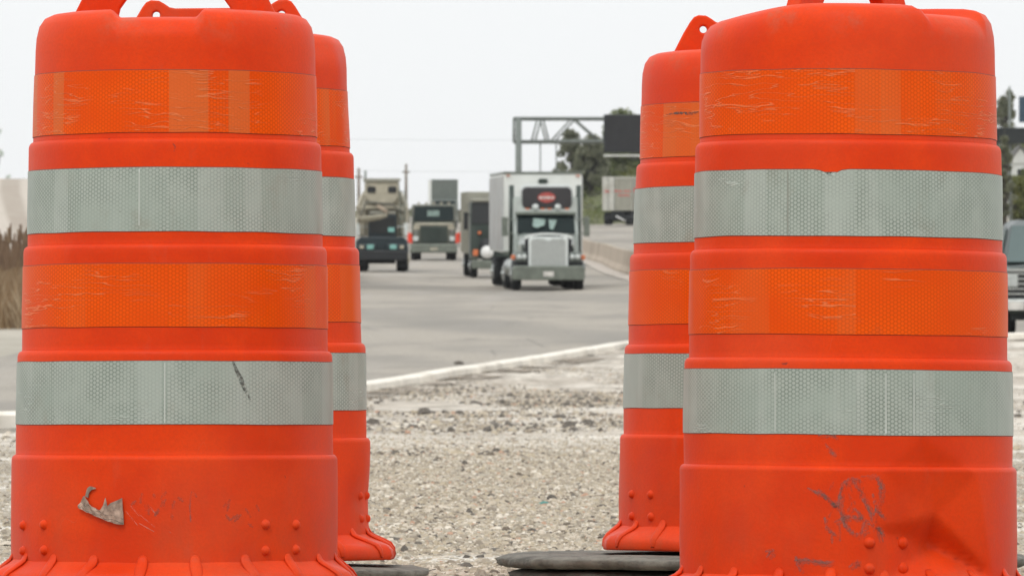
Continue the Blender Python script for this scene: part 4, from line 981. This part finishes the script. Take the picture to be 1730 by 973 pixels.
        for sg in (-1, 1):
            hv = [bm.verts.new((sg * .112 + .0068 * math.cos(t * math.pi / 8), 0, .044 + .0068 * math.sin(t * math.pi / 8))) for t in range(16)]
            es += [bm.edges.new((hv[i], hv[(i + 1) % 16])) for i in range(16)]
        bmesh.ops.triangle_fill(bm, use_beauty=True, edges=es)
        me = bpy.data.meshes.new('handle'); bm.to_mesh(me); bm.free(); me.materials.append(s.mat)
        o = bpy.data.objects.new('handle', me); COL.objects.link(o); o.parent = s.root; o.location = (0, 0, zt); o.rotation_euler = (0, 0, s.phi)
        sm = o.modifiers.new('thick', 'SOLIDIFY'); sm.thickness = .026; sm.offset = 0
        bv = o.modifiers.new('bevel', 'BEVEL'); bv.width = .004; bv.segments = 3; bv.limit_method = 'ANGLE'; bv.angle_limit = R(40)
    def rivet(s, a, z, r_=.0078):
        m = MB(); c = Vector(s.pt(a, rad(z), z)); nrm = Vector((math.sin(a), -math.cos(a), 0)); u = Vector((math.cos(a), math.sin(a), 0)); v = Vector((0, 0, 1)); secs = []
        for k_, h in ((1.25, -.002), (1.22, .0006), (1.0, .0012), (.94, .0036), (.70, .0056), (.36, .0066), (.05, .0068)):
            secs.append([c + nrm * h + (u * math.cos(t * math.pi / 9) + v * math.sin(t * math.pi / 9)) * r_ * k_ for t in range(18)])
        m.loft(secs); m.build('rivet', s.mat, s.root, True)
    def band(s, z0, z1, kind, idx):
        N = 300; K = 26; m = MB(); uvs = []; rnd_ = random.Random(s.seed * 10 + idx)
        wav = lambda a, t: .0011 * mn.noise((math.sin(a) * 2.5 + idx, math.cos(a) * 2.5, s.seed + 3 * t))
        for k in range(K + 1):
            t = k / K
            for i in range(N):
                a = 2 * math.pi * i / N; z = z0 + (z1 - z0) * t + wav(a, round(t))
                if s.nick and idx == 3 and k == K:
                    d = abs(a - s.nick); d = min(d, 2 * math.pi - d); z -= .0085 * max(0, 1 - d / R(3.6)) + .0035 * max(0, 1 - d / R(7))
                m.v.append(s.pt(a, rad(z), z, .0011)); 
        for k in range(K):
            for i in range(N): m.f.append((k * N + i, k * N + (i + 1) % N, (k + 1) * N + (i + 1) % N, (k + 1) * N + i)); m.m.append(0)
        # thin dirty edge of the film
        for zz, e in ((z0, -1), (z1, 1)):
            b = len(m.v)
            for q in (0, 1):
                for i in range(N):
                    a = 2 * math.pi * i / N; k = 0 if e < 0 else K; p = m.v[k * N + i]
                    m.v.append(p if q == 0 else (p[0] * .9955, p[1] * .9955, p[2] + e * .0010))
            for i in range(N): m.f.append((b + i, b + (i + 1) % N, b + N + (i + 1) % N, b + N + i)); m.m.append(1)
        mat = sheeting('sheeting_' + kind + '_' + 'abcd'[s.seed % 4] + 'efgh'[idx % 4], kind, s.seed * 1.37 + idx * .61)
        o = m.build('reflective_band', [mat, MT['frame_dark']], s.root, True, fix=False)
        uvl = o.data.uv_layers.new(name='UVMap'); me = o.data
        for poly in me.polygons:
            ii = [v % N for v in poly.vertices]; wrap = (max(ii) - min(ii)) > N / 2
            for li, vi in zip(poly.loop_indices, poly.vertices):
                i = vi % N; i = i + N if (wrap and i < N / 2) else i
                uvl.data[li].uv = (((i / N * 2 * math.pi + math.pi) % (2 * math.pi + .5)) * .25, me.vertices[vi].co.z)
        if kind != 'grey': o['label'] = 'orange reflective band'
        else: o['label'] = 'grey reflective band'
    nick = None; hdz = 0.0; flare = 0.0; shear = 0.0; flg = 1.0

def px_on(cx, S_, ybase, px, py):       # photo pixel on a drum -> angle (deg), height
    z = (ybase - py) / S_; r = rad(max(.05, min(.9, z))); return math.degrees(math.asin(max(-.98, min(.98, (px - cx) / (S_ * 1.015 * r))))), z

SC1 = scuff('grey_scuff', (.23, .14, .12), .55); SC2 = scuff('brown_scuff', (.36, .11, .07), .38); SC3 = scuff('dark_tar_streak', (.09, .09, .08), .85); SC4 = scuff('pale_scratch', (.75, .33, .24), .5)

# --- front left
d1 = Drum(296, 991, 12.0, 0, 0, 'large front orange drum on the left, torn brown sticker near its base', tilty=0.0,
          rivets=[(-64.5, .102, .0069), (-49.5, .104, .0069), (-64.5, .061, .0069), (-49.5, .063, .0069), (35.5, .105, .0069), (49.5, .104, .0069), (35.5, .063, .0069), (49.5, .064, .0069)])
q = lambda px, py: px_on(296, 1033, 991, px, py)
d1.mark([q(303, 252), q(307, 258), q(305, 266)], .0016, SC3)
d1.mark([q(336, 826), q(333, 850), q(335, 878)], .0016, SC1)
for i in range(14):
    rx = random.uniform(240, 340); ry = random.uniform(825, 865); d1.mark([q(rx, ry), q(rx + random.uniform(-10, 10), ry + random.uniform(6, 20))], .0030, SC2)
for i in range(8):
    rx = random.uniform(390, 450); ry = random.uniform(835, 880); d1.mark([q(rx, ry), q(rx + random.uniform(-14, 14), ry + random.uniform(4, 16))], .0028, SC2)
for i in range(6):
    rx = random.uniform(220, 300); ry = random.uniform(840, 885); d1.mark([q(rx, ry), q(rx + random.uniform(12, 26), ry + random.uniform(12, 24))], .0007, SC4)
d1.finish()
# tar streak on the lower grey band
m = MB(); pts_ = [q(403, 612), q(410, 628), q(417, 643), q(424, 660), q(432, 676)]; secs = []
for i, (a, z) in enumerate(pts_):
    wv = (.0016, .0030, .0042, .0034, .0010)[i]; secs.append([d1.pt(R(a) + u * wv / .26, rad(z), z + u * wv * .3, .0019) for u in (-1, -.3, .3, 1)])
m.loft(secs, closed=False, caps=False); m.build('tar_streak', SC3, d1.root, True, fix=False)
# seam lines in the grey bands
def seam(dr, cx, S_, yb, px, y0, y1, mat):
    m = MB(); secs = []
    for i in range(13):
        a, z = px_on(cx, S_, yb, px, y0 + (y1 - y0) * i / 12); z = min(.6745, max(.268, z)); z = z if z > .5 else min(z, .364); z = z if z < .5 else max(z, .577); secs.append([dr.pt(R(a) + u * .0009 / .25, rad(z), z, .0016) for u in (-1, 0, 1)])
    m.loft(secs, closed=False, caps=False); m.build('seam', mat, dr.root, True, fix=False)
SEAMG = simple('pale_seam', (.46, .49, .45), .5); SEAMD = simple('dull_seam', (.27, .28, .235), .6)
seam(d1, 296, 1033, 991, 291, 614, 716, SEAMG)
seam(d1, 296, 1033, 991, 247, 284, 388, SEAMG)
# torn sticker: curved strip with ragged upper edge
m = MB(); secs = []
up = [(148, 851), (151, 846), (155, 839), (158, 835), (160, 839), (163, 844), (166, 848), (170, 852), (175, 855), (181, 858), (186, 858), (190, 850), (193, 838), (197, 853), (202, 847), (208, 844), (216, 841), (222, 838)]
lo = [(148, 855), (151, 856), (155, 858), (158, 860), (162, 862), (166, 863), (170, 865), (174, 867), (179, 869), (184, 871), (189, 873), (194, 875), (198, 877), (203, 878), (208, 880), (213, 881), (219, 882), (224, 882)]
for i, (u, l) in enumerate(zip(up, lo)):
    sec = []
    for t in (0, .33, .66, 1):
        a, z = q(l[0] + (u[0] - l[0]) * t, l[1] + (u[1] - l[1]) * t); sec.append(d1.pt(R(a), rad(z), z, .0025 + .0035 * abs(math.sin(i * .9 + t * 2))))
    secs.append(sec)
hk = [((158, 836), (163, 838)), ((160, 828), (164, 832)), ((162, 822), (166, 828)), ((166, 819), (169, 825)), ((171, 820), (172, 824)), ((176, 822), (176, 823))]
m.loft([[d1.pt(R(q(*p)[0]), rad(q(*p)[1]), q(*p)[1], .004) for p in pr] for pr in hk], closed=False, caps=False)
m.loft(secs, closed=False, caps=False); st = m.build('torn_sticker', MT['torn'], d1.root, False, fix=False)
sm = st.modifiers.new('thick', 'SOLIDIFY'); sm.thickness = .0018
m = MB()
for off in (4, 11):
    secs = []
    for i in range(2, 18):
        l = lo[i]; a, z = q(l[0], l[1] - off - 2 * math.sin(i)); secs.append([d1.pt(R(a), rad(z), z + u * .0006, .0088) for u in (-1, 1)])
    m.loft(secs, closed=False, caps=False)
m.build('sticker_crease', SC3, d1.root, False, fix=False)

# --- front right, dented
cx2, S2, yb2 = 1433, 1064, 1016
q2 = lambda px, py: px_on(cx2, S2, yb2, px, py)
def dv(px, py, d): a, z = q2(px, py); return (R(a), z, d)
A_, B_, P_, C_, G_, E_, F_, U_, H_ = dv(1478, 800, 0), dv(1542, 735, 0), dv(1578, 866, -.022), dv(1466, 888, -.002), dv(1590, 914, -.058), dv(1668, 968, 0), dv(1470, 985, 0), dv(1640, 800, 0), dv(1500, 838, -.003)
TR = [(A_, B_, P_), (A_, P_, C_), (C_, P_, G_), (P_, E_, G_), (C_, G_, F_), (G_, E_, F_), (B_, U_, P_), (U_, E_, P_)]
def dents2(a, z):
    if a > math.pi: a -= 2 * math.pi
    return tri_disp(a, z, TR)
Drum.nick = None
class DrumN(Drum): nick = R(-9.0) % (2 * math.pi); flare = .020; shear = .010
d2 = DrumN(cx2, yb2, 12400 / S2, 55, 1, 'large front orange drum on the right, base dented and scribbled with grey scuffs',
           dents=dents2, warp=lambda x, y, z: -.0045 + .022 * sst(.06, .24, -x), tilty=0, tiltx=0,
           rivets=[(4.4, .098, .0073), (17.4, .098, .0085), (4.4, .058, .0073), (17.4, .058, .0085)])
for path in ([(1352, 822), (1380, 835), (1400, 855), (1392, 842)], [(1370, 824), (1395, 850)], [(1405, 835), (1410, 815), (1425, 806), (1440, 808)], [(1425, 806), (1440, 830), (1455, 860), (1462, 885)],
             [(1440, 803), (1465, 800), (1474, 818), (1472, 840), (1460, 870)], [(1405, 860), (1415, 885), (1430, 900), (1450, 890)], [(1380, 870), (1385, 890), (1400, 900)], [(1452, 880), (1470, 886), (1478, 898)],
             [(1430, 855), (1447, 875), (1440, 900)], [(1395, 878), (1420, 868), (1450, 872)], [(1330, 942), (1350, 940), (1380, 945), (1405, 942)], [(1332, 935), (1340, 960)], [(1420, 952), (1435, 942), (1432, 955)],
             [(1282, 928), (1295, 926), (1284, 938)], [(1382, 748), (1390, 762), (1396, 766)], [(1370, 735), (1388, 730), (1400, 738)], [(1460, 830), (1468, 860), (1480, 870)], [(1410, 820), (1402, 850), (1412, 870)]):
    d2.mark([q2(*p) for p in path], .0034, SC1)
    d2.mark([q2(p[0] + 5, p[1] + 4) for p in path], .0045, SC2)
d2.mark([q2(1455, 904), q2(1462, 914), q2(1452, 920)], .005, SC1); d2.mark([q2(1450, 948), q2(1462, 958)], .005, SC1)
for i in range(16):
    rx = random.uniform(1390, 1480); ry = random.uniform(805, 905); d2.mark([q2(rx, ry), q2(rx + random.uniform(-12, 12), ry + random.uniform(10, 32))], .0026, SC2)
d2.finish()
seam(d2, cx2, S2, yb2, 1483, 632, 740, SEAMG); seam(d2, cx2, S2, yb2, 1323, 294, 402, SEAMD); seam(d2, cx2, S2, yb2, 1300, 632, 738, SEAMG); seam(d2, cx2, S2, yb2, 1530, 632, 740, SEAMG)

# --- rear left and rear right
def dents3(a, z):
    if a > math.pi: a -= 2 * math.pi
    return -.010 * math.exp(-((a - R(80)) / .35) ** 2 - ((z - .10) / .05) ** 2) - .006 * math.exp(-((a - R(55)) / .3) ** 2 - ((z - .91) / .02) ** 2)
class DrumF(Drum): flg = 1.045
d3 = DrumF(376, 945, 12400 / 945, 0, 2, 'rear orange drum on the left, mostly hidden behind the front left drum', dents=dents3, tilty=-.4,
          rivets=[(75, .113, .0069), (88, .113, .0069), (75, .072, .0069), (88, .072, .0069)], noise_amp=.004)
d3.finish()
class DrumH(Drum): hdz = .006
d4 = DrumH(1284, 928, 12400 / 896, 0, 3, 'rear orange drum on the right, standing on a cracked rubber slab', tilty=.3,
          rivets=[(-66, .104, .0069), (-51.5, .104, .0069), (-66, .063, .0069), (-51.5, .063, .0069)], noise_amp=.003)
q4 = lambda px, py: px_on(1284, 896, 928, px, py)
d4.finish()
m = MB(); secs = []
for px, py, wv in ((1118, 200, .0006), (1135, 198, .0024), (1160, 200, .0030), (1172, 197, .001)):
    a, z = q4(px, py); secs.append([d4.pt(R(a), rad(z), z + u * wv, .0019) for u in (-1, 1)])
m.loft(secs, closed=False, caps=False); m.build('tar_streak', SC3, d4.root, True, fix=False)
tag(d4.root)

# --- rubber slabs under the drums
def slab(px, D, R_, ztop, seed, label, sq=0.0, dx=0, dy=0):
    root = empty('rubber_slab', (X(px, D) + dx, D + dy, 0)); tag(root, label, 'rubber slab', 'rubber weights under the drums')
    zt = ztop; z_lo = gz(root.location.x, D) + .008
    def disc(r0, za, zb, sd, crack):
        m = MB(); N = 260; secs = []
        for r, z, w_ in ((.1, za, 0), (r0 - .012, za, 1), (r0, za + (zb - za) * .25, 1), (r0 + .002, za + (zb - za) * .7, 1), (r0 - .008, zb - .003, 1), (r0 - .022, zb, 1), (r0 * .8, zb + .001, .6), (.1, zb - .002, 0)):
            sec = []
            for i in range(N):
                a = 2 * math.pi * i / N
                k = 1 + w_ * (.008 * mn.noise((math.cos(a) * 34, math.sin(a) * 34, sd + z * 90)) + .035 * mn.noise((math.cos(a) * 1.5 + sd, math.sin(a) * 1.5, 0)) + .016 * mn.noise((math.cos(a) * 9, math.sin(a) * 9, sd + z * 60)))
                sq_ = 1 + sq * w_ * (1 / max(abs(math.cos(a)), abs(math.sin(a))) - 1)
                sec.append((r * k * sq_ * math.cos(a), r * k * sq_ * math.sin(a), z + crack * (.004 * mn.noise((math.cos(a) * 2.2, math.sin(a) * 2.2, sd + r * 8)) + .0015 * mn.noise((math.cos(a) * 14, math.sin(a) * 14, r * 40)))))
            secs.append(sec)
        m.loft(secs); return m
    h = zt - z_lo
    disc(R_ - .022, z_lo, z_lo + h * .46, seed, 1).build('lower_layer', MT['rubber'], root, True, fix=True)
    disc(R_, z_lo + h * .56, zt, seed + 5, 1).build('upper_layer', MT['rubber'], root, True, fix=True)
slab(1284, 13.84, .50, .060, 1, 'wide cracked grey rubber slab under the rear right drum')
slab(376, 13.12, .365, .050, 2, 'small dark rubber slab under the rear left drum', sq=.25)
slab(296, 12.0, .42, .034, 3, 'rubber slab under the front left drum, below the picture edge')
slab(cx2, 12400 / S2, .42, .021, 4, 'rubber slab under the front right drum, below the picture edge')

# ------------------------------------------------------------------ loose stones
import numpy as np
def pebbles(name, n, dist, sizes, mat, seed, label):
    rs = np.random.RandomState(seed)
    th = math.pi / 3
    base = np.array([[math.cos(i * th), math.sin(i * th), 0] for i in range(6)] + [[.55 * math.cos(i * th * 2 + .5), .55 * math.sin(i * th * 2 + .5), .62] for i in range(3)] + [[0, 0, -.5]])
    fs = [(0, 1, 6), (1, 7, 6), (1, 2, 7), (2, 3, 7), (3, 8, 7), (3, 4, 8), (4, 5, 8), (5, 6, 8), (5, 0, 6), (6, 7, 8)]
    V = []; F = []
    for i in range(n):
        x, D = dist(rs); s = sizes(rs)
        sc = np.array([rs.uniform(.7, 1.3), rs.uniform(.7, 1.3), rs.uniform(.7, 1.2)]) * s; a = rs.uniform(0, 6.28)
        b = (base + rs.uniform(-.16, .16, base.shape)) * sc; c, sn = math.cos(a), math.sin(a)
        z = gz(x, D) + .012 + rs.uniform(-.1, .25) * s
        bb = len(V)
        V += [(x + p[0] * c - p[1] * sn, D + p[0] * sn + p[1] * c, z + p[2]) for p in b.tolist()]
        F += [tuple(bb + k for k in f) for f in fs]
    me = bpy.data.meshes.new(name); me.from_pydata(V, [], F); me.materials.append(mat); me.update()
    o = bpy.data.objects.new(name, me); COL.objects.link(o); tag(o, label, 'gravel', kind='stuff'); return o
def near(rs):
    while True:
        D = 13.0 * math.exp(rs.uniform(0, 1.25)); px = rs.uniform(-60, 1790)
        if D > 29 and rs.rand() < (D - 29) / 15 + .35 * mn.noise((X(px, D) * 2.5, D * .35, 9)): continue
        if rs.rand() < .55: px = rs.uniform(540, 1180)
        x = X(px, D)
        if D < edge(x) - .3: return x, D
pebbles('gravel', 90000, near, lambda rs: min(.015, .0036 * math.exp(abs(rs.normal(0, .45)))), MT['pebble'], 1, 'pale tan gravel spread over the shoulder between the drums')
def mid(rs):
    while True:
        D = rs.uniform(33, 112); px = rs.uniform(560, 1130) if rs.rand() < .7 else rs.uniform(-60, 1800); x = X(px, D)
        if D < edge(x) - .4 and mn.noise((x * .7, D * .09, 3)) > rs.uniform(-.25, .35): return x, D
pebbles('asphalt_crumbs', 7000, mid, lambda rs: min(.05, .0055 * math.exp(abs(rs.normal(0, .6)))), MT['darkstone'], 2, 'dark crumbs of broken asphalt scattered over the pale shoulder')
pebbles('pale_gravel', 7000, mid, lambda rs: min(.04, .009 * math.exp(abs(rs.normal(0, .5)))), MT['pebble'], 4, 'pale loose stones in front of the kerb')
def near2(rs):
    while True:
        x, D = near(rs)
        if rs.rand() < .6: return x, D
def clod(rs):
    while True:
        x, D = mid(rs)
        if 44 < D < 100 and mn.noise((x * .9, D * .12, 7)) > .12: return x, D
pebbles('dirt_clods', 260, clod, lambda rs: min(.07, .014 * math.exp(abs(rs.normal(0, .55)))), MT['darkstone'], 9, 'brown black clods gathered in patches before the kerb')
pebbles('dark_gravel', 1500, near2, lambda rs: min(.018, .0042 * math.exp(abs(rs.normal(0, .5)))), MT['darkstone'], 5, 'dark chips among the pale gravel')

# single pieces that stand out
def chunk(px, py, wpx, hpx, mat, label, name='stone', D=None, cat='stone', seed=0):
    lo, hi = 13.0, 700.0
    for i in range(60):
        md = (lo + hi) / 2; x = X(px, md); yy = YH - (gz(x, md) + .01 - CAMH) * FPX / md
        if yy > py: lo = md
        else: hi = md
    D = lo; x = X(px, D); k = D / FPX; rs = random.Random(seed + px); m = MB(); a = wpx * k / 2; h = hpx * k; secs = []
    for t, r_ in ((-.1, .8), (.15, 1), (.55, .85), (.85, .5), (1, .12)):
        secs.append([(a * r_ * math.cos(i * math.pi / 5) * rs.uniform(.75, 1.2), a * r_ * .8 * math.sin(i * math.pi / 5) * rs.uniform(.75, 1.2), h * t * rs.uniform(.85, 1.1)) for i in range(10)])
    m.loft(secs); o = m.build(name, mat); o.location = (x, D, gz(x, D) + (.012 if D < edge(x) else -.01)); tag(o, label, cat); return o
chunk(775, 613, 17, 6, MT['darkstone'], 'dark lump lying alone on the grey road beyond the kerb')
chunk(702, 640, 15, 4, MT['darkstone'], 'flat dark lump on the road, close above the kerb')
chunk(636, 652, 9, 4, MT['darkstone'], 'small dark lump on the road beside the rear left drum')
chunk(762, 730, 14, 9, MT['darkstone'], 'dark brown stone on the pale strip left of the middle')
chunk(700, 722, 14, 5, MT['darkstone'], 'flat dark stone on the shoulder, left of the brown stone')
chunk(946, 706, 26, 6, MT['darkstone'], 'long dark flake on the shoulder right of the middle')
chunk(1015, 730, 9, 8, MT['darkstone'], 'dark stone near the rear right drum')
chunk(683, 934, 15, 12, MT['darkstone'], 'black round stone beside the flange of the rear left drum')
chunk(840, 934, 26, 6, MT['darkstone'], 'thin dark chip in front of the wide rubber slab')
chunk(1018, 857, 16, 5, MT['darkstone'], 'dark flat chip next to the rear right drum')
chunk(785, 785, 13, 7, MT['darkstone'], 'dark pebble in the upper left of the gravel')
chunk(932, 845, 20, 9, MT['darkstone'], 'black crumb behind the teal wrapper')
chunk(676, 904, 18, 9, MT['pebble'], 'pale tan stone by the rear left drum')
chunk(919, 853, 20, 6, MT['tealbit'], 'small teal wrapper lying in the gravel', 'wrapper', cat='litter')
chunk(905, 850, 14, 5, MT['paperbit'], 'tiny pale scrap beside the teal wrapper', 'paper_scrap', cat='litter')
# thin twig
v = [(0, 0, .01), (.012, .01, .014), (.03, 0, .012), (.045, .01, .011)]
m = MB(); m.tube(v, .0016, 6); o = m.build('twig', MT['bark']); o.location = (X(878, 27), 27, gz(0, 27) + .008); tag(o, 'thin dark twig lying in the upper gravel', 'twig')
